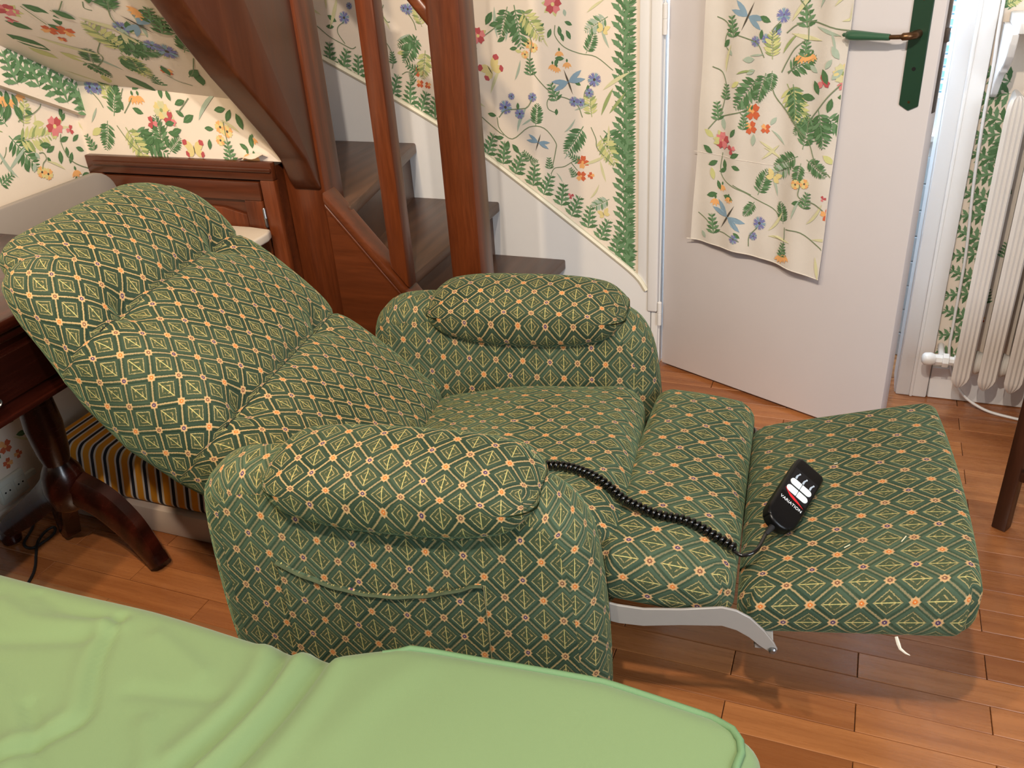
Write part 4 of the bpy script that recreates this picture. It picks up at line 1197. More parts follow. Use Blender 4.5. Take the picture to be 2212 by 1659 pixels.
def rad_mesh():
    bm = bmesh.new()
    # plan outline of one pressed section (x across, y depth), grooved front
    plan = [(-0.006, 0.055), (0.006, 0.055), (0.014, 0.02), (0.016, -0.03), (0.021, -0.045), (0.017, -0.052), (0.012, -0.049), (0.007, -0.056), (0.002, -0.053), (-0.003, -0.059), (-0.008, -0.056), (-0.013, -0.062), (-0.021, -0.060), (-0.019, -0.04), (-0.014, -0.02), (-0.012, 0.02)]
    lv = [(0.108, 0.10, 0.0), (0.118, 0.45, 0.0), (0.135, 0.85, 0.0), (0.150, 1.0, 0), (0.50, 1.0, 0), (0.86, 1.0, 0), (0.885, 0.92, 0), (0.903, 0.7, 0), (0.910, 0.3, 0)]
    rings = [[bm.verts.new((x * s * 1.18, y * (0.6 + 0.4 * s), z)) for x, y in plan] for z, s, _ in lv]
    n = len(plan)
    for a, b in zip(rings, rings[1:]):
        for i in range(n):
            bm.faces.new((a[i], a[(i + 1) % n], b[(i + 1) % n], b[i]))
    bm.faces.new(rings[0][::-1])
    bm.faces.new(rings[-1])
    bmesh.ops.recalc_face_normals(bm, faces=bm.faces[:])
    me = bpy.data.meshes.new('radiator_section')
    bm.to_mesh(me)
    bm.free()
    smooth(me, 35)
    me.materials.append(M['radiator'])
    return me


rm_ = rad_mesh()
NSEC = 11
for i in range(NSEC):
    o = bpy.data.objects.new('radiator_section', rm_)
    COL.objects.link(o)
    o.parent = rd_
    o.matrix_parent_inverse = Matrix.Translation(-Vector(rd_.location))
    o.location = (0.334 + i * 0.0655, 2.487, 0)
for z in (0.172, 0.845):
    V, F = [], []
    pr = [(0.022, -0.002)]
    x = 0.0
    prof_ = []
    for i in range(NSEC):
        c = i * 0.0655
        prof_ += [(0.026, c - 0.012), (0.030, c - 0.004), (0.030, c + 0.010), (0.026, c + 0.018)]
        if i < NSEC - 1:
            prof_ += [(0.020, c + 0.022), (0.031, c + 0.028), (0.034, c + 0.034), (0.031, c + 0.041)]
    lathe('header_tube', prof_, (0.338, 2.495, z), M['radiator'], rd_, 16, Vector((1, 0, 0)))
vb = lathe('valve_body', [(0.012, -0.002), (0.016, 0.0), (0.016, 0.022), (0.021, 0.023), (0.021, 0.038), (0.013, 0.040), (0.013, 0.052), (0.018, 0.053), (0.018, 0.066)], (0.262, 2.488, 0.172), M['radiator'], rd_, 8, Vector((1, 0, 0)))
lathe('valve_knob', [(0.004, 0.0), (0.016, 0.002), (0.019, 0.012), (0.018, 0.026), (0.013, 0.032), (0.004, 0.034)], (0.264, 2.480, 0.176), M['radiator'], vb, 12, Vector((-1, -0.25, 0.1)))
lathe('valve_pipe', [(0.009, 0.0), (0.009, 0.085)], (0.285, 2.50, 0.172), M['radiator'], vb, 10, Vector((0, 1, 0)))
for i in (4, 9):
    box('foot', 0.338 + i * 0.0655 - 0.01, 0.338 + i * 0.0655 + 0.01, 2.45, 2.52, 0.0, 0.125, M['radiator'], rd_, 0.003)

sh = thing('wall_shelf', 'white wooden shelf on scrolled brackets over the radiator', 'shelf', (0.85, 2.50, 1.06))
box('shelf_board', 0.296, 1.40, 2.375, 2.588, 1.058, 1.083, M['white'], sh, 0.004, 2)
scr = [(2.588, 1.058), (2.385, 1.058), (2.388, 1.035), (2.402, 1.005), (2.428, 0.983), (2.452, 0.972), (2.458, 0.960), (2.470, 0.962), (2.498, 0.948), (2.530, 0.922), (2.556, 0.893), (2.575, 0.880), (2.588, 0.884)]
for x in (0.284, 1.30):
    prism('bracket', [(x, y, z) for y, z in scr], (0.016, 0, 0), M['white'], sh, 0.002, 1)

cord = tube('white_cable', spline([(0.270, 2.563, 1.60), (0.274, 2.563, 1.10), (0.279, 2.566, 0.96), (0.280, 2.570, 0.83), (0.288, 2.578, 0.65), (0.303, 2.582, 0.45), (0.306, 2.582, 0.25), (0.312, 2.577, 0.14), (0.350, 2.545, 0.055), (0.415, 2.520, 0.014), (0.50, 2.500, 0.0045), (0.64, 2.470, 0.0045), (0.85, 2.40, 0.0045), (1.1, 2.2, 0.0045)], 8), 0.0042, M['white'])
tag(cord, 'thin white cable running down the wall and out under the radiator', 'cable')

# dark wooden chair at the right edge, one leg in view
A0 = Vector((0.422, 1.968, 0))
e1, e2 = Vector((math.cos(-0.52), math.sin(-0.52), 0)), Vector((math.cos(1.05), math.sin(1.05), 0))
chair = thing('wooden_chair', 'dark brown wooden chair with a square leg standing on the parquet by the radiator', 'chair', tuple(A0 + e1 * 0.19 + e2 * 0.19))


def cbox(name, a0, a1, b0, b1, z0, z1, material=None, bev=0.003):
    bm = bmesh.new()
    b2 = bmesh.new()
    add_box(b2, a0, a1, b0, b1, z0, z1, bev, 2)
    b2.verts.index_update()
    vm = [bm.verts.new(A0 + e1 * v.co.x + e2 * v.co.y + Vector((0, 0, v.co.z))) for v in b2.verts]
    for f in b2.faces:
        bm.faces.new([vm[v.index] for v in f.verts])
    b2.free()
    return bm_obj(name, bm, material or M['darkoak'], chair, sm=True, ang=40)


for a, b, h in ((0, 0, 0.44), (0.38, 0, 0.44), (0, 0.38, 0.44), (0.38, 0.38, 0.44)):
    cbox('leg', a - 0.0165, a + 0.0165, b - 0.0165, b + 0.0165, 0.0, h)
cbox('seat', -0.02, 0.40, -0.02, 0.40, 0.44, 0.465, None, 0.008)
cbox('apron', 0.0, 0.38, -0.010, 0.008, 0.37, 0.44)
cbox('apron', 0.372, 0.39, 0.0, 0.38, 0.37, 0.44)
cbox('stretcher', 0.0, 0.38, -0.009, 0.009, 0.145, 0.170)
cbox('stretcher', 0.371, 0.389, 0.0, 0.38, 0.145, 0.170)
for b in (0.0, 0.38):
    cbox('back_post', 0.365, 0.395, b - 0.015, b + 0.015, 0.465, 0.90)
cbox('back_slat', 0.372, 0.388, 0.015, 0.365, 0.78, 0.87)
cbox('back_slat', 0.372, 0.388, 0.015, 0.365, 0.60, 0.65)

# ================================================================== pedestal table at the left
pt = thing('pedestal_table', 'dark red mahogany pedestal table with a drawer and curved feet, left of the recliner', 'table', (-1.72, 1.12, 0))
box('table_top', -2.0, -1.425, 0.66, 1.42, 0.757, 0.782, M['mahogany'], pt, 0.008, 3)
box('top_moulding', -1.992, -1.432, 0.668, 1.412, 0.738, 0.758, M['mahogany'], pt, 0.007, 3)
ap = box('apron', -1.975, -1.446, 0.68, 1.40, 0.598, 0.739, M['mahogany'], pt, 0.002)
box('apron_bead', -1.980, -1.441, 0.675, 1.405, 0.589, 0.600, M['mahogany'], pt, 0.003, 2)
dw = box('drawer', -1.448, -1.441, 0.74, 1.34, 0.628, 0.715, M['mahogany'], pt, 0.002)
tube('drawer_ring', [(-1.436, 0.955 + 0.012 * math.cos(a), 0.640 + 0.008 * math.sin(a)) for a in np.linspace(0, 2 * PI, 17)], 0.0018, M['bolt'], dw, 6)
CX, CY = -1.690, 1.212
lathe('column', [(0.030, 0.17), (0.046, 0.185), (0.052, 0.23), (0.044, 0.275), (0.030, 0.30), (0.036, 0.33), (0.042, 0.40), (0.036, 0.50), (0.046, 0.57), (0.065, 0.600)], (CX, CY, 0), M['mahogany'], pt, 20)


def tleg(pts, w):
    sp = spline(pts, 5)
    n = len(sp)
    V, F = [], []
    for i, p in enumerate(sp):
        t = i / (n - 1)
        tg = (sp[min(i + 1, n - 1)] - sp[max(i - 1, 0)]).normalized()
        side = tg.cross(Vector((0, 0, 1))).normalized()
        up = side.cross(tg)
        ww = w * (1 - 0.22 * t)
        hh = 0.036 * (1 - 0.42 * t) + 0.004 * math.sin(t * PI)
        for a, b in ((-1, -.7), (-.8, -1), (.8, -1), (1, -.7), (1, .5), (.6, 1), (-.6, 1), (-1, .5)):
            V.append(p + side * (a * ww) + up * (b * hh))
    for i in range(n - 1):
        for k in range(8):
            F.append((i * 8 + k, i * 8 + (k + 1) % 8, (i + 1) * 8 + (k + 1) % 8, (i + 1) * 8 + k))
    F += [tuple(range(8))[::-1], tuple((n - 1) * 8 + k for k in range(8))]
    o = mesh('leg', V, F, M['mahogany'], pt, sm=True, ang=50)
    return o


tleg([(CX + 0.03, CY, 0.235), (-1.605, 1.228, 0.19), (-1.555, 1.237, 0.125), (-1.520, 1.238, 0.065), (-1.492, 1.235, 0.018)], 0.030)
tleg([(CX - 0.02, CY + 0.01, 0.235), (-1.745, 1.240, 0.185), (-1.795, 1.262, 0.115), (-1.812, 1.268, 0.06), (-1.818, 1.270, 0.018)], 0.028)
l3 = tleg([(CX - 0.02, CY - 0.005, 0.235), (-1.775, 1.225, 0.18), (-1.86, 1.222, 0.115), (-1.925, 1.214, 0.07), (-1.958, 1.208, 0.045)], 0.028)
lathe('toe_cap', [(0.012, 0.0), (0.024, 0.004), (0.026, 0.02), (0.022, 0.034), (0.012, 0.040)], (-1.960, 1.207, 0.0), M['mahogany'], l3, 14)

# black cable lying under the table
bc = tube('black_cable', spline([(-1.99, 1.31, 0.004), (-1.950, 1.262, 0.004), (-1.918, 1.205, 0.004), (-1.883, 1.196, 0.004), (-1.872, 1.225, 0.004), (-1.872, 1.262, 0.005), (-1.886, 1.277, 0.011), (-1.893, 1.255, 0.011), (-1.878, 1.215, 0.010), (-1.850, 1.180, 0.004), (-1.812, 1.141, 0.004), (-1.785, 1.10, 0.004), (-1.74, 1.0, 0.004)], 8), 0.0036, M['softblack'])
tag(bc, 'thin black cable looped on the floor under the dark table', 'cable')

ol = thing('wall_outlet', 'pale double power socket low on the left wall', 'socket', (X0, 1.292, 0.105))
box('socket_plate', X0 + 0.0005, X0 + 0.016, 1.250, 1.336, 0.074, 0.140, M['outlet'], ol, 0.004, 2)
for y in (1.272, 1.314):
    f = box('socket_face', X0 + 0.014, X0 + 0.018, y - 0.017, y + 0.017, 0.088, 0.126, M['outlet'], ol, 0.003, 2)
    for d in (-0.007, 0.007):
        lathe('pin_hole', [(0.0026, 0), (0.0026, 0.0006)], (X0 + 0.0181, y + d, 0.107), M['hole'], f, 8, Vector((1, 0, 0)))
box('cable_cover', X0 + 0.0005, X0 + 0.012, 1.336, 1.372, 0.098, 0.116, M['outlet'], ol, 0.002)

# low white plinth with the striped cushion on it
pb = box('storage_plinth', -1.975, -1.30, 1.352, 1.70, 0.0, 0.076, M['plinth'], None, 0.004, 2)
tag(pb, 'low white plinth on the floor behind the recliner, under the striped cushion', 'plinth')


def str_fn(P):
    x, y, z = P[:, 0], P[:, 1], P[:, 2]
    x, y = corner_round(x, y, 0.335, 0.17, 0.03)
    w = (z + 0.065) / 0.13
    y = y + 0.030 * w * (y < 0)
    z = z + 0.012 * w * (1 - (x / 0.34) ** 4) * (1 - (y / 0.18) ** 4)
    return np.stack([x, y, z], 1)


V, F, UV = rbox_grid(0.335, 0.17, 0.060, 0.022, 20, 10, 4)
V = str_fn(V) + np.array([-1.635, 1.53, 0.137])
sc_ = mesh('striped_cushion', V, F, M['stripe'], None, sm=True)
tag(sc_, 'flat cushion striped in yellow, white and navy behind the recliner', 'cushion')

# white low table and grey panel mostly hidden by the recliner back
wt = thing('side_table', 'white low table with rounded corners behind the recliner by the cupboard', 'table', (-1.632, 1.742, 0))
V, F, UV = rbox_grid(0.215, 0.10, 0.0125, 0.006, 6, 6, 1, 2)
x, y = corner_round(V[:, 0], V[:, 1], 0.215, 0.10, 0.035)
V = np.stack([x, y, V[:, 2]], 1) + np.array([-1.632, 1.742, 0.664])
mesh('table_top', V, F, M['whitetop'], wt, sm=True, ang=50)
for xx in (-1.80, -1.47):
    for yy in (1.715, 1.81):
        box('leg', xx - 0.012, xx + 0.012, yy - 0.012, yy + 0.012, 0.0, 0.652, M['whitetop'], wt, 0.003)

gp = thing('grey_panel', 'light grey board with a rounded corner standing at the left behind the recliner', 'panel', (-1.925, 1.6, 0))
rc = 0.07
ptsg = [(1.73, 0.0), (1.838, 0.0)] + [(1.838 - rc + rc * math.cos(a), 0.822 - rc + rc * math.sin(a)) for a in np.linspace(0, PI / 2, 8)] + [(1.44, 0.822), (1.44, 0.5), (1.73, 0.5)]
prism('board', [(-1.935, y, z) for y, z in ptsg], (0.022, 0, 0), M['greyboard'], gp, 0.005, 2)

# ================================================================== the recliner
AL = math.radians(8)
RO = Vector((-0.6035, 1.325, 0))
U3, V3 = Vector((math.cos(AL), math.sin(AL), 0)), Vector((-math.sin(AL), math.cos(AL), 0))


def wor(u, v, z):
    return RO + U3 * u + V3 * v + Vector((0, 0, z))


rc_ = thing('recliner', 'green velvet recliner armchair with diamond lattice pattern, laid back with its footrest out', 'recliner', tuple(RO), rotz=AL, local=True)

box('base_frame', -0.36, 0.20, -0.285, 0.285, 0.03, 0.30, M['lining'], rc_, 0.01)
for u in (-0.30, 0.15):
    for v in (-0.33, 0.33):
        lathe('glide', [(0.020, 0.0), (0.022, 0.004), (0.018, 0.035)], (u, v, 0), M['softblack'], rc_, 12)

out = [(0.272, 0.03), (0.272, 0.15), (0.270, 0.30), (0.263, 0.42), (0.252, 0.51), (0.236, 0.565), (0.205, 0.607), (0.150, 0.632), (0.06, 0.640), (-0.10, 0.640), (-0.25, 0.642), (-0.335, 0.634), (-0.378, 0.610), (-0.402, 0.565), (-0.412, 0.46), (-0.415, 0.30), (-0.405, 0.12), (-0.398, 0.03), (-0.25, 0.03), (-0.05, 0.03), (0.12, 0.03)]
sm_out = [(p.x, p.y) for p in spline([(a, b, 0) for a, b in out[:18]], 3)] + [(-0.33, 0.03), (-0.25, 0.03), (-0.15, 0.03), (-0.05, 0.03), (0.05, 0.03), (0.15, 0.03), (0.22, 0.03)]
far_out = [(u + (0.036 if u > 0 else 0.05) , z * 0.985) for u, z in sm_out]
extrude_profile('arm', sm_out, -0.392, -0.278, 0.042, rc_, uvsc=(0.009, 0.0155), crown=0.006)
extrude_profile('arm', far_out, 0.278, 0.392, 0.042, rc_, uvsc=(0.0, 0.03), crown=0.006)


def pad_fn(u0, u1, v0, zc, side):
    hu = (u1 - u0) / 2

    def fn(P):
        # unit box -> draped, drop-shaped pad
        x, y, z = P[:, 0] / 0.23, P[:, 1] / 0.10, P[:, 2] / 0.09
        e = np.clip(1 - np.abs(x) ** 2.6, 0, 1) ** 0.5
        e = 0.30 + 0.70 * e
        nrm = np.sqrt(np.maximum(y * y + z * z, 1e-9))
        m = np.maximum(np.abs(y), np.abs(z))
        s = np.where(nrm > 1e-6, m / nrm, 1)
        yy = y * s ** 0.7
        zz = z * s ** 0.7
        lo = zz < 0
        h = np.where(lo, 0.118, 0.056)
        zo = zz * h * np.where(lo, e ** 1.25, 0.55 + 0.45 * e)
        yo = yy * 0.094 * (0.75 + 0.25 * e)
        # dip the far ends towards the arm
        zo = zo - 0.020 * np.abs(x) ** 4 * (~lo)
        return np.stack([(u0 + u1) / 2 + x * hu, v0 + yo, zc + zo + 0.012 * np.where(lo, 0, 1) * 0], 1)
    return fn


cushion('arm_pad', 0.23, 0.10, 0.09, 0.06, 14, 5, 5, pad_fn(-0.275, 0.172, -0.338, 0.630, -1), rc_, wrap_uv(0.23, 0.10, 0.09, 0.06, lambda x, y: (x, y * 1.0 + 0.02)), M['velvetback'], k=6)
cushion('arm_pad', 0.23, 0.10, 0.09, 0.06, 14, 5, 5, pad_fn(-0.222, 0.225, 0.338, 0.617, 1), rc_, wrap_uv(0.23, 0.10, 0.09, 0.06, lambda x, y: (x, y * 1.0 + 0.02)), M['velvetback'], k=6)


# seat cushion: crowned, higher at the front edge
def seat_fn(P):
    x, y, z = P[:, 0], P[:, 1], P[:, 2]
    hx, hy, hz = 0.245, 0.270, 0.085
    x, y = corner_round(x, y, hx, hy, 0.06)
    w = np.clip((z + hz) / (2 * hz), 0, 1)
    cr = (1 - np.abs(y / hy) ** 3.5 * 0.85) * (1 - (x / hx) ** 4 * 0.8)
    zz = 0.36 + z + w * (0.044 * cr + 0.030 * (x / hx))
    # gentle folds
    zz = zz + w * 0.004 * np.sin(x * 21 + y * 9) * np.sin(y * 13 - 1)
    return np.stack([0.028 + x + 0.012 * (1 - (y / hy) ** 2) * (x > 0) * w, y, zz], 1)


cushion('seat_cushion', 0.245, 0.270, 0.085, 0.055, 20, 22, 4, seat_fn, rc_, wrap_uv(0.245, 0.270, 0.085, 0.055, lambda x, y: (y * 1.16, x * 1.2)), k=5)


# leg flap between seat and footrest
def flap_fn(P):
    x, y, z = P[:, 0], P[:, 1], P[:, 2]
    hx, hy, hz = 0.110, 0.290, 0.050
    x, y = corner_round(x, y, hx, hy, 0.035)
    w = np.clip((z + hz) / (2 * hz), 0, 1)
    zz = z + w * 0.016 * (1 - (x / hx) ** 2) * (1 - (y / hy) ** 6) + 0.396 - 0.13 * x
    # the near end sags a little
    zz = zz - 0.012 * np.clip(-y / hy, 0, 1) ** 3
    # slight splay: near end wider
    return np.stack([0.373 + x * (1.0 - 0.06 * y / hy) + 0.027 * (y / hy), y + 0.004, zz], 1)


cushion('leg_flap', 0.110, 0.290, 0.050, 0.036, 8, 24, 2, flap_fn, rc_, wrap_uv(0.110, 0.290, 0.050, 0.036, lambda x, y: (y + .03, x + .02)), k=5)


# footrest cushion, tilted up towards the toes
def foot_fn(P):
    x, y, z = P[:, 0], P[:, 1], P[:, 2]
    hx, hy, hz = 0.182, 0.280, 0.042
    x, y = corner_round(x, y, hx, hy, 0.035)
    w = np.clip((z + hz) / (2 * hz), 0, 1)
    t = (x + hx) / (2 * hx)
    z0 = 0.346 + 0.048 * t
    zz = z0 + z + w * (0.016 * (1 - (y / hy) ** 2 * 0.9) * (1 - (x / hx) ** 4) + 0.036 * t)
    zz = zz + 0.004 * (y / hy)
    f = np.clip(y / hy, 0, 1)
    return np.stack([0.651 + x + 0.012 * (1 - (y / hy) ** 2) * t + 0.026 * (y / hy * .5 + .5) - 0.008 * t, y - 0.004 - 0.010 * (t - .5) - 0.024 * f * (1 - t), zz], 1)


cushion('footrest', 0.182, 0.280, 0.042, 0.030, 16, 24, 2, foot_fn, rc_, wrap_uv(0.182, 0.280, 0.042, 0.030, lambda x, y: (y + .012, x + .03)), k=5)

# reclined back
BO = np.array([-0.19, 0.0, 0.445])
BR = np.array([-0.7447, 0.0, 0.6674])
BN = np.array([0.6674, 0.0, 0.7447])


def back_pt(r, v, n):
    return np.stack([BO[0] + BR[0] * r + BN[0] * n, v, BO[2] + BR[2] * r + BN[2] * n], -1)


BT = [(-0.1, 0.10), (0.0, 0.13), (0.1, 0.16), (0.2, 0.185), (0.3, 0.205), (0.4, 0.215), (0.5, 0.190), (0.6, 0.140), (0.7, 0.095), (0.8, 0.07)]
SEAMS = (0.285, 0.548)
BUT = [(0.285, 0.150), (0.285, -0.180), (0.548, 0.150), (0.548, -0.165)]


def front_n(r, v):
    hy = 0.27
    n = 0.030 * (1 - np.clip(np.abs(v) / hy, 0, 1) ** 2.4)
    n = n - 0.060 * np.clip((r - 0.62) / 0.17, 0, 1) ** 2
    for s, a in zip(SEAMS, (0.017, 0.015)):
        n = n - a * np.exp(-((r - s) / 0.020) ** 2) * (0.55 + 0.45 * np.cos(v / 0.165 * PI * 1.0)) - 0.007 * np.exp(-((r - s) / 0.055) ** 2)
        n = n - 0.008 * np.exp(-((r - s) / 0.0045) ** 2)
    for r0, v0 in BUT:
        d2 = (r - r0) ** 2 + (v - v0) ** 2
        n = n - 0.026 * np.exp(-d2 / 0.028 ** 2) - 0.012 * np.exp(-d2 / 0.060 ** 2)
    return n


def back_fn(P):
    x, y, z = P[:, 0], P[:, 1], P[:, 2]          # x along the recline, y across, z thickness
    hx, hy, hz = 0.405, 0.278, 0.075
    xr, yr = corner_round(x, y, hx, hy, 0.125)
    top = x > 0
    x = np.where(top, xr, x)
    y = np.where(top, yr, y)
    r = x * 1.012 + 0.370
    wd = np.interp(r, [-0.05, 0.1, 0.3, 0.5, 0.65, 0.78], [0.95, 0.985, 1.0, 1.0, 0.99, 0.95])
    y = y * wd
    s = np.clip((z + hz) / (2 * hz), 0, 1)
    T = np.interp(r, [a for a, b in BT], [b for a, b in BT])
    # thickness is less towards the far and near edges of the head
    n = -T * (1 - s) + front_n(r, y) * s
    return back_pt(r, y, n)


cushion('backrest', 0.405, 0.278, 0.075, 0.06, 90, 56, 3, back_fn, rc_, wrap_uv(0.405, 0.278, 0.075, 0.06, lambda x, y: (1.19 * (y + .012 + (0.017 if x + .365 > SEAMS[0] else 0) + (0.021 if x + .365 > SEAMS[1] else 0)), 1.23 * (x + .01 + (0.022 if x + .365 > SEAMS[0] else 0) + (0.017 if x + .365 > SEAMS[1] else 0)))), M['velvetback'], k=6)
for r0, v0 in BUT:
    n0 = float(front_n(np.array([r0]), np.array([v0]))[0])
    p = back_pt(np.array(r0), np.array(v0), np.array(n0 - 0.002))
    V, F, UV = rbox_grid(0.010, 0.010, 0.005, 0.0048, 2, 2, 1, 3)
    x, y = corner_round(V[:, 0], V[:, 1], 0.010, 0.010, 0.0099)
    V2 = np.stack([p[0] + BR[0] * x + BN[0] * V[:, 2], p[1] + y, p[2] + BR[2] * x + BN[2] * V[:, 2]], 1)
    mesh('tuft_button', V2, F, M['velvet'], rc_, sm=True, uv=[(a + .03, b) for d, sg, a, b in UV])
for s_ in SEAMS:
    vv = np.linspace(-0.240, 0.222, 60)
    nn = front_n(np.full(60, s_), vv)
    tube('tuft_seam', [back_pt(np.array(s_ * 1.0), np.array(v), np.array(n - 0.0004)) for v, n in zip(vv, nn)], 0.0013, mat('seam_green', srgb(22, 30, 22), 0.9), rc_, 6)
# lining over the back of the backrest
V, F = [], []
for i in range(13):
    r = 0.02 + 0.60 * i / 12
    T = float(np.interp(r, [a for a, b in BT], [b for a, b in BT]))
    for j in range(7):
        V.append(back_pt(np.array(r), np.array(-0.215 + 0.43 * j / 6), np.array(-T - 0.006)))
n1 = len(V)
V += [v - np.array([BN[0], 0, BN[2]]) * 0.012 for v in V]
for i in range(12):
    for j in range(6):
        q = (i * 7 + j, (i + 1) * 7 + j, (i + 1) * 7 + j + 1, i * 7 + j + 1)
        F += [q, tuple(x + n1 for x in q[::-1])]
bd = list(range(7)) + [i * 7 + 6 for i in range(1, 13)] + [12 * 7 + j for j in range(5, -1, -1)] + [i * 7 for i in range(11, 0, -1)]
F += [(bd[(i + 1) % len(bd)], bd[i], bd[i] + n1, bd[(i + 1) % len(bd)] + n1) for i in range(len(bd))]
mesh('back_lining', V, F, M['lining'], rc_, sm=True, ang=40)

# side pocket on the near arm with a sagging, gathered rim
V, F, UV = [], [], []
PU, PZ = 26, 10
for j in range(PZ + 1):
    for i in range(PU + 1):
        t = i / PU
        u = -0.272 + 0.352 * t
        zt = 0.470 - 0.036 * math.sin(PI * min(1, t * 1.05)) ** 0.8 - 0.004 * t + 0.0008 * math.sin(t * 40)
        z = 0.05 + (zt - 0.05) * j / PZ
        bulge = 0.004 + 0.011 * math.sin(PI * t) * (j / PZ) ** 2 + 0.001 * math.sin(t * 31) * (j / PZ) ** 3
        V.append((u, -0.396 - bulge, z))
        UV.append((u + 0.02, z + 0.027))
uvl = []
for j in range(PZ):
    for i in range(PU):
        q = (j * (PU + 1) + i, j * (PU + 1) + i + 1, (j + 1) * (PU + 1) + i + 1, (j + 1) * (PU + 1) + i)
        F.append(q)
        uvl += [UV[k] for k in q]
n1 = len(V)
V += [(a, b + 0.005, c) for a, b, c in V]
UV += UV
nf = len(F)
for q in F[:nf]:
    F.append(tuple(k + n1 for k in q[::-1]))
    uvl += [UV[k] for k in q[::-1]]
bd = list(range(PU + 1)) + [j * (PU + 1) + PU for j in range(1, PZ + 1)] + [PZ * (PU + 1) + i for i in range(PU - 1, -1, -1)] + [j * (PU + 1) for j in range(PZ - 1, 0, -1)]
for i in range(len(bd)):
    q = (bd[(i + 1) % len(bd)], bd[i], bd[i] + n1, bd[(i + 1) % len(bd)] + n1)
    F.append(q)
    uvl += [UV[k] for k in q]
mesh('side_pocket', V, F, M['velvet'], rc_, sm=True, ang=60, uv=uvl)
tube('pocket_rim', [(-0.272 + 0.352 * t, -0.399 - 0.004 - 0.011 * math.sin(PI * t), 0.470 - 0.036 * math.sin(PI * min(1, t * 1.05)) ** 0.8 - 0.004 * t + 0.0008 * math.sin(t * 40)) for t in np.linspace(0, 1, 40)], 0.0030, mat('worn_rim', srgb(74, 84, 58), 0.85, noise=0.5, nscale=70), rc_, 6)
tube('pocket_seam', [(0.081, -0.4005, 0.468), (0.082, -0.4005, 0.40), (0.083, -0.400, 0.30), (0.083, -0.399, 0.05)], 0.0009, mat('seam_thread', srgb(140, 132, 96), 0.8, noise=0.5, nscale=120), rc_, 5)

# grey steel link arms carrying the footrest
upper = [(0.16, 0.366), (0.248, 0.372), (0.278, 0.366), (0.32, 0.364), (0.38, 0.372), (0.445, 0.386), (0.468, 0.382), (0.490, 0.370), (0.513, 0.346), (0.530, 0.322), (0.537, 0.308)]
lower = [(0.533, 0.300), (0.525, 0.300), (0.508, 0.312), (0.490, 0.328), (0.470, 0.340), (0.447, 0.346), (0.38, 0.337), (0.32, 0.326), (0.28, 0.326), (0.248, 0.332), (0.16, 0.328)]
for v in (-0.304, 0.299):
    b_ = prism('link_arm', [(u, v, z) for u, z in upper + lower], (0, 0.005, 0), M['steel'], rc_, 0.0012, 1)
    lathe('bolt', [(0.0, 0), (0.0065, 0.0), (0.0065, 0.004), (0.004, 0.006)], (0.529, v + (0.0 if v < 0 else 0.005), 0.307), M['bolt'], b_, 10, Vector((0, -1 if v < 0 else 1, 0)))
box('cross_bar', 0.50, 0.53, -0.296, 0.296, 0.298, 0.316, M['steel'], rc_, 0.002)
tube('loose_thread', [(0.716, -0.275, 0.338), (0.719, -0.283, 0.331), (0.722, -0.287, 0.325), (0.730, -0.290, 0.320), (0.737, -0.291, 0.317)], [0.0025, 0.003, 0.0024, 0.0016, 0.0006], M['thread'], rc_, 5)

# ------------------------------------------------------------------ surfaces to rest things on
bpy.context.view_layer.update()


def bvh(objs):
    vs, fs = [], []
    for o in objs:
        b = len(vs)
        mw = o.matrix_world
        vs += [mw @ v.co for v in o.data.vertices]
        fs += [tuple(i + b for i in p.vertices) for p in o.data.polygons]
    return BVHTree.FromPolygons(vs, fs)


UP = bvh([c for c in rc_.children if c.name.split('.')[0] in ('seat_cushion', 'leg_flap', 'footrest')])


def top_z(x, y):
    h = UP.ray_cast(Vector((x, y, 1.0)), Vector((0, 0, -1)))
    return h[0].z if h[0] is not None else 0.36


# straws left on the footrest
for (u, v, a, l) in ((0.640, -0.182, 0.7, 0.011), (0.725, -0.175, 1.1, 0.015), (0.642, 0.052, 0.2, 0.006)):
    w = wor(u, v, 0)
    z = top_z(w.x, w.y) + 0.0016
    d = Vector((math.cos(a), math.sin(a), 0)) * (l / 2)
    z2 = top_z(w.x + d.x, w.y + d.y) + 0.0016
    z1 = top_z(w.x - d.x, w.y - d.y) + 0.0016
    o = tube('straw_bit', [Vector((w.x - d.x, w.y - d.y, z1)), Vector((w.x, w.y, max(z, (z1 + z2) / 2))), Vector((w.x + d.x, w.y + d.y, z2))], 0.0009, M['straw'], None, 5)
    tag(o, {0.640: 'short pale straw lying on the footrest, the one in the middle of it', 0.725: 'long pale straw lying on the footrest near its toe end', 0.642: 'tiny pale crumb of straw on the footrest beyond the remote control'}[u], 'straw', 'straws on the footrest')

# ================================================================== remote control with its coiled cord
ca = wor(0.532, -0.158, 0)
cb_ = wor(0.600, -0.002, 0)
mid = (ca + cb_) / 2
lx = (cb_ - ca).normalized()                       # along the handset, cord end -> tip
pz = [top_z(*(p.xy)) for p in (ca, cb_, mid)]
tipz = Vector((cb_.x, cb_.y, pz[1])) - Vector((ca.x, ca.y, pz[0]))
lx = tipz.normalized()
hl = tipz.length / 2 - 0.003
ly = Vector((0, 0, 1)).cross(lx).normalized()
s0, s1 = top_z(*(mid + ly * 0.02).xy), top_z(*(mid - ly * 0.02).xy)
ly = (ly * 0.04 + Vector((0, 0, s0 - s1))).normalized()
lz = lx.cross(ly).normalized()
if lz.z < 0:
    lz = -lz
ROLL = math.radians(50)               # it leans on the clip at its back
ctr = Vector((mid.x, mid.y, max(pz[2], (pz[0] + pz[1]) / 2))) + lz * (0.030 * math.sin(ROLL) + 0.0115 * math.cos(ROLL) + 0.002)
ly, lz = ly * math.cos(ROLL) + lz * math.sin(ROLL), lz * math.cos(ROLL) - ly * math.sin(ROLL)
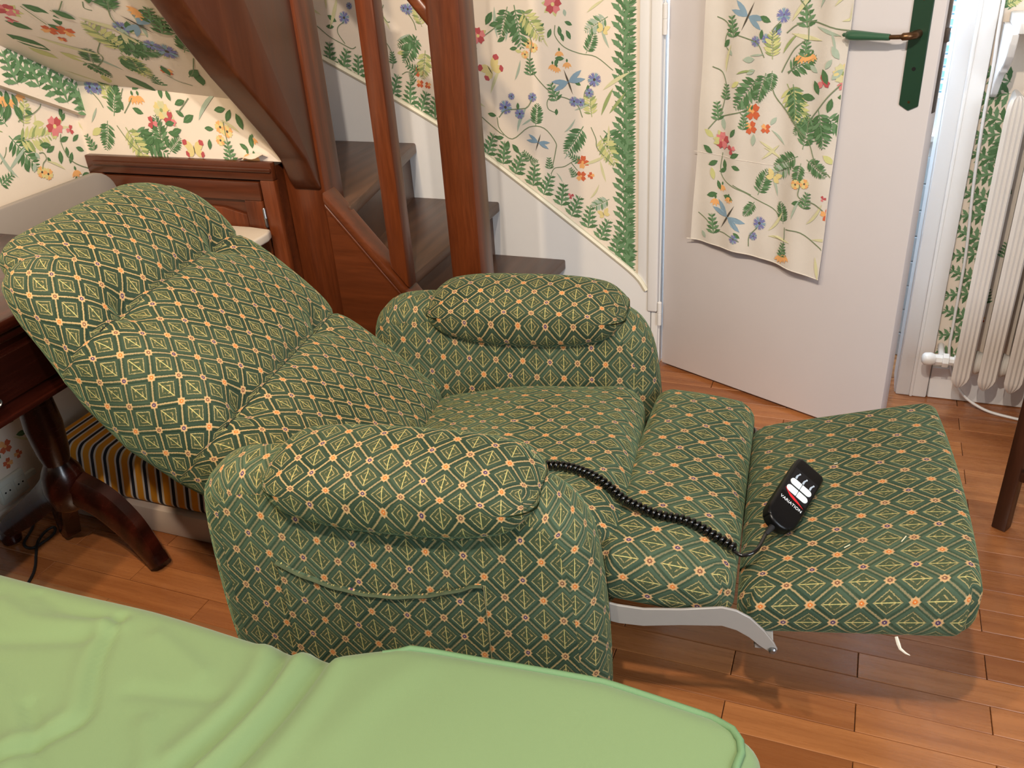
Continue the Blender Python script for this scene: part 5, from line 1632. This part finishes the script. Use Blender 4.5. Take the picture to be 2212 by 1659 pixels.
rmt = thing('remote_control', 'black handset with white buttons and a coiled black cord, lying on the footrest', 'remote', tuple(ctr))


def rp(a, b, c):
    return ctr + lx * a + ly * b + lz * c


V, F, UV = rbox_grid(hl, 0.030, 0.0115, 0.006, 10, 5, 2, 3)
x, y, z = V[:, 0], V[:, 1], V[:, 2]
lowend = x < 0
xa, ya = corner_round(x, y, hl, 0.030, 0.0275)
xb, yb = corner_round(x, y, hl, 0.030, 0.010)
x, y = np.where(lowend, xa, xb), np.where(lowend, ya, yb)
z = z * np.interp(x, [-hl, -hl * 0.4, hl * 0.3, hl], [1.0, 1.05, 0.95, 0.80])
RV = [rp(a, b, c) for a, b, c in zip(x, y, z)]
mesh('casing', RV, F, M['black'], rmt, sm=True, ang=60)
mesh('face_panel', [rp(a, b, c) for a, b, c in [(-0.012, -0.025, 0.0118), (0.052, -0.025, 0.0112), (0.052, 0.025, 0.0112), (-0.012, 0.025, 0.0118), (-0.012, -0.025, 0.0104), (0.052, -0.025, 0.0098), (0.052, 0.025, 0.0098), (-0.012, 0.025, 0.0104)]],
     [(0, 1, 2, 3), (4, 7, 6, 5), (0, 4, 5, 1), (1, 5, 6, 2), (2, 6, 7, 3), (3, 7, 4, 0)], mat('face_black', srgb(14, 14, 20), 0.35), rmt)


def pill2(a, sgn):
    r, w = 0.0070, 0.0225
    arc = [(r * math.sin(t), w - r + r * math.cos(t)) for t in np.linspace(-PI / 2, PI / 2, 9)]
    poly = [(a + p, sgn * q) for p, q in arc] + [(a + r, sgn * 0.0005), (a - r, sgn * 0.0005)]
    prism('button', [rp(p, q, 0.0108) for p, q in poly], lz * 0.0022, M['button'], rmt, 0.0005, 1)


for a in (0.020, 0.0020):
    pill2(a, 1)
    pill2(a, -1)
for k, b in enumerate((0.0155, 0.0, -0.0155)):
    # little seated-figure symbols
    for pts in ([(0.0, -0.0018), (0.006, -0.0018), (0.006, 0.0018), (0.0, 0.0018)], [(0.005, -0.001), (0.012, -0.003), (0.013, -0.001), (0.006, 0.002)], [(0.0125, -0.004), (0.0155, -0.004), (0.0155, -0.0012), (0.0125, -0.0012)]):
        prism('symbol', [rp(0.0295 + p, b + q, 0.0110) for p, q in pts], lz * 0.0008, M['icongrey'], rmt)
prism('swoosh', [rp(a - 0.004, b, 0.0117) for a, b in [(0.0015, 0.0235), (-0.0035, 0.012), (-0.005, 0.003), (-0.0078, -0.008), (-0.0135, -0.0225), (-0.0120, -0.010), (-0.0110, 0.0), (-0.0085, 0.010)]], lz * 0.0006, M['red'], rmt)
fc = bpy.data.curves.new('lettering', 'FONT')
fc.body = 'VARIATION'
fc.size = 0.0088
fc.align_x = 'CENTER'
fc.extrude = 0.0002
fo = bpy.data.objects.new('lettering', fc)
COL.objects.link(fo)
bpy.context.view_layer.update()
lm = bpy.data.meshes.new_from_object(fo.evaluated_get(bpy.context.evaluated_depsgraph_get()))
bpy.data.objects.remove(fo)
lm.materials.clear()
mw = Matrix((( -ly.x, lx.x, lz.x, 0), (-ly.y, lx.y, lz.y, 0), (-ly.z, lx.z, lz.z, 0), (0, 0, 0, 1)))
mw.translation = rp(-0.0285, 0.0, 0.01225)
lm.transform(mw)
lo = link('lettering', lm, M['whiteprint'], rmt)
# strain relief, smooth lead and the coil
lead0 = rp(-hl + 0.004, 0.002, -0.002)
lead1 = rp(-hl - 0.020, 0.004, -0.004)
tube('back_clip', [rp(-0.01, 0.006, -0.011), rp(-0.006, 0.010, -0.020), rp(0.012, 0.012, -0.0245), rp(0.034, 0.010, -0.0235)], [0.004, 0.0045, 0.0045, 0.003], M['softblack'], rmt, 8)
tube('strain_relief', [lead0, (lead0 + lead1) / 2, lead1], [0.0060, 0.0052, 0.0038], M['softblack'], rmt, 10)
path_px = [(0.02, -0.21, None), (0.06, -0.155, None), (0.10, -0.122, None), (0.14, -0.117, None), (0.179, -0.124, None), (0.232, -0.150, None), (0.30, -0.180, None), (0.379, -0.187, None), (0.429, -0.205, 0.446), (0.461, -0.220, 0.440)]
CRAD, CW = 0.0062, 0.0034
ax_ = []
for u, v, zm in path_px:
    w = wor(u, v, 0)
    ax_.append(Vector((w.x, w.y, max(zm or 0, top_z(w.x, w.y) + CRAD + CW))))
# bridge the cleft between seat and flap
sp_ = spline(ax_, 10)
for _ in range(3):
    zs = [p.z for p in sp_]
    for i in range(1, len(sp_) - 1):
        sp_[i].z = max(sp_[i].z, (zs[i - 1] + zs[i + 1]) / 2)
for i in range(len(sp_)):
    k0, k1 = max(0, i - 8), min(len(sp_) - 1, i + 8)
    sp_[i].z = max(sp_[i].z, 0.5 * (sp_[k0].z + sp_[k1].z) - 0.004)
cum = [0.0]
for a, b in zip(sp_, sp_[1:]):
    cum.append(cum[-1] + (b - a).length)
PITCH = 0.0094
turns = cum[-1] / PITCH
N = int(turns * 18)
hel = []
for k in range(N + 1):
    s = cum[-1] * k / N
    i = max(0, min(len(cum) - 2, next((j for j in range(len(cum) - 1) if cum[j + 1] >= s), len(cum) - 2)))
    f = (s - cum[i]) / max(1e-9, cum[i + 1] - cum[i])
    p = sp_[i].lerp(sp_[i + 1], f)
    i0, i1 = max(0, i - 2), min(len(sp_) - 1, i + 3)
    tg = (sp_[i1] - sp_[i0]).normalized()
    n1_ = tg.cross(Vector((0, 0, 1))).normalized()
    n2_ = n1_.cross(tg)
    th = 2 * PI * s / PITCH
    hel.append(p + n1_ * (CRAD * math.cos(th)) + n2_ * (CRAD * math.sin(th)))
end = hel[-1]
tailpts = [end, wor(0.475, -0.226, 0.432), wor(0.496, -0.214, max(0.436, top_z(*wor(0.496, -0.214, 0).xy) + 0.005)), lead1]
tube('coiled_cord', hel + spline(tailpts, 8)[1:], CW, M['cordblack'], rmt, 8)

# ================================================================== daybed under an apple green cover in the foreground
bed = thing('daybed', 'daybed under a rumpled apple green cotton cover with piped edge, beside the recliner', 'bed', (-1.0, 0.1, 0))
BX0, BX1, BY0 = -2.0, -0.010, -0.60


def yedge(x):
    return np.interp(x, [-2.0, -1.29, -0.965, -0.85, -0.72, -0.655, -0.60, -0.53, -0.41, -0.24, -0.10, 0.0], [0.756, 0.757, 0.763, 0.762, 0.758, 0.760, 0.785, 0.814, 0.822, 0.836, 0.826, 0.815])


CRE = [([(-0.640, 0.762), (-0.636, 0.70), (-0.640, 0.63), (-0.650, 0.56), (-0.665, 0.48), (-0.69, 0.36)], -0.012, 0.011),
       ([(-0.612, 0.74), (-0.606, 0.69), (-0.605, 0.63), (-0.612, 0.56), (-0.625, 0.48), (-0.64, 0.36)], 0.007, 0.016),
       ([(-0.672, 0.75), (-0.668, 0.69), (-0.668, 0.63), (-0.676, 0.56), (-0.695, 0.48)], 0.012, 0.014),
       ([(-0.706, 0.745), (-0.688, 0.685), (-0.690, 0.62), (-0.702, 0.55), (-0.72, 0.45)], -0.010, 0.010),
       ([(-0.735, 0.74), (-0.715, 0.68), (-0.716, 0.61), (-0.735, 0.53)], 0.008, 0.016),
       ([(-0.985, 0.715), (-0.950, 0.64), (-0.925, 0.60), (-0.890, 0.55), (-0.895, 0.52), (-0.93, 0.47), (-0.97, 0.42)], -0.009, 0.009),
       ([(-1.0, 0.70), (-0.975, 0.64), (-0.945, 0.59), (-0.915, 0.545), (-0.93, 0.50), (-0.97, 0.45)], 0.006, 0.014),
       ([(-0.98, 0.535), (-0.93, 0.50), (-0.90, 0.47), (-0.86, 0.45)], -0.007, 0.009),
       ([(-0.86, 0.60), (-0.80, 0.615), (-0.74, 0.63)], -0.005, 0.012),
       ([(-1.20, 0.68), (-1.12, 0.665), (-1.04, 0.68), (-0.97, 0.70)], 0.006, 0.014),
       ([(-1.16, 0.72), (-1.08, 0.70), (-0.99, 0.71)], -0.005, 0.010),
       ([(-1.18, 0.60), (-1.08, 0.63), (-1.0, 0.66)], -0.006, 0.014),
       ([(-0.90, 0.70), (-0.84, 0.68), (-0.79, 0.66)], 0.005, 0.014),
       ([(-0.80, 0.56), (-0.76, 0.51), (-0.75, 0.45)], 0.006, 0.016),
       ([(-0.50, 0.76), (-0.53, 0.70), (-0.55, 0.62)], 0.004, 0.03),
       ([(-1.10, 0.56), (-1.02, 0.53), (-0.97, 0.50), (-0.93, 0.45)], 0.005, 0.016)]


def seg_dist(x, y, pts):
    sp = spline([(a, b, 0) for a, b in pts], 3)
    best = np.full(x.shape, 9.0)
    for a, b in zip(sp, sp[1:]):
        dx, dy = b.x - a.x, b.y - a.y
        t = np.clip(((x - a.x) * dx + (y - a.y) * dy) / (dx * dx + dy * dy + 1e-12), 0, 1)
        best = np.minimum(best, np.hypot(x - a.x - t * dx, y - a.y - t * dy))
    return best


V, F, UV = rbox_grid(0.982, 0.70, 0.205, 0.042, 240, 150, 6, 5)
x, y, z = V[:, 0], V[:, 1], V[:, 2]
x, y = corner_round(x, y, 0.982, 0.70, 0.05)
wx = x + (BX0 + BX1) / 2
t = (y + 0.70) / 1.40
wy = BY0 + (yedge(wx) - BY0) * t
w = np.clip((z + 0.205) / 0.41, 0, 1) ** 2
side = np.clip((wx + 0.70) / 0.2, 0, 1)
wz = 0.252 + z
topm = np.clip((z - 0.14) / 0.06, 0, 1)
add = np.zeros_like(wx)
for pts, a, wd in CRE:
    add += a * np.exp(-(seg_dist(wx, wy, pts) / wd) ** 2)
rng = np.random.RandomState(3)
for k in range(16):
    kx, ky, ph = rng.uniform(-14, 14), rng.uniform(-10, 10), rng.uniform(0, 6)
    add += 0.0011 * np.sin(wx * kx + wy * ky + ph) * (1 - 0.75 * side)
# left part slumps softly over its edge, right part stays taut
edge = np.clip((yedge(wx) - wy) / 0.16, 0, 1)
add += (0.010 - 0.008 * (1 - edge) ** 2) * (1 - side)
add += 0.008 * np.sin(np.clip((wx + 0.64) / 0.6, 0, 1) * PI) * np.clip((wy + 0.2) / 0.6, 0, 1)
add -= 0.004 * np.exp(-((wx + 0.645) / 0.05) ** 2) * np.clip((wy - 0.5) / 0.25, 0, 1)
wz = wz + topm * add
# skirt bulges and folds a little below the edge
sd = 1 - topm
wy = wy + sd * (t > 0.9) * (0.006 * np.sin(wx * 18) - 0.02 * w * 0)
V = np.stack([wx, wy, wz], 1)
cover = mesh('cover', V, F, M['sheet'], bed, sm=True)
BT_ = None
bpy.context.view_layer.update()
BB = bvh([cover])


def bed_z(x, y):
    h = BB.ray_cast(Vector((x, y, 1.2)), Vector((0, 0, -1)))
    return h[0].z if h[0] is not None else 0.44


pp = []
for xx in np.linspace(-0.56, -0.092, 26):
    pp.append((xx, float(yedge(xx)) - 0.014 - 0.010 * max(0, (-0.48 - xx) / 0.08)))
pp += [(-0.064, 0.795), (-0.053, 0.781), (-0.049, 0.763)]
for yy in np.linspace(0.74, -0.45, 24):
    pp.append((-0.050 + 0.003 * math.sin(yy * 14), yy))
tube('piping', [(a, b, bed_z(a, b) + 0.0026 - (0.006 if i < 2 else 0)) for i, (a, b) in enumerate(pp)], 0.0052, M['piping'], bed, 8)
tube('side_seam', [(a, b, 0.055) for a, b in [(-0.60, 0.745), (-0.3, 0.80), (-0.09, 0.805), (-0.045, 0.76), (-0.043, 0.3), (-0.043, -0.4)]], 0.004, M['piping'], bed, 6)
for fx in (-1.85, -0.18):
    for fy in (-0.45, 0.60):
        box('foot', fx - 0.02, fx + 0.02, fy - 0.02, fy + 0.02, 0.0, 0.06, M['darkoak'], bed, 0.003)
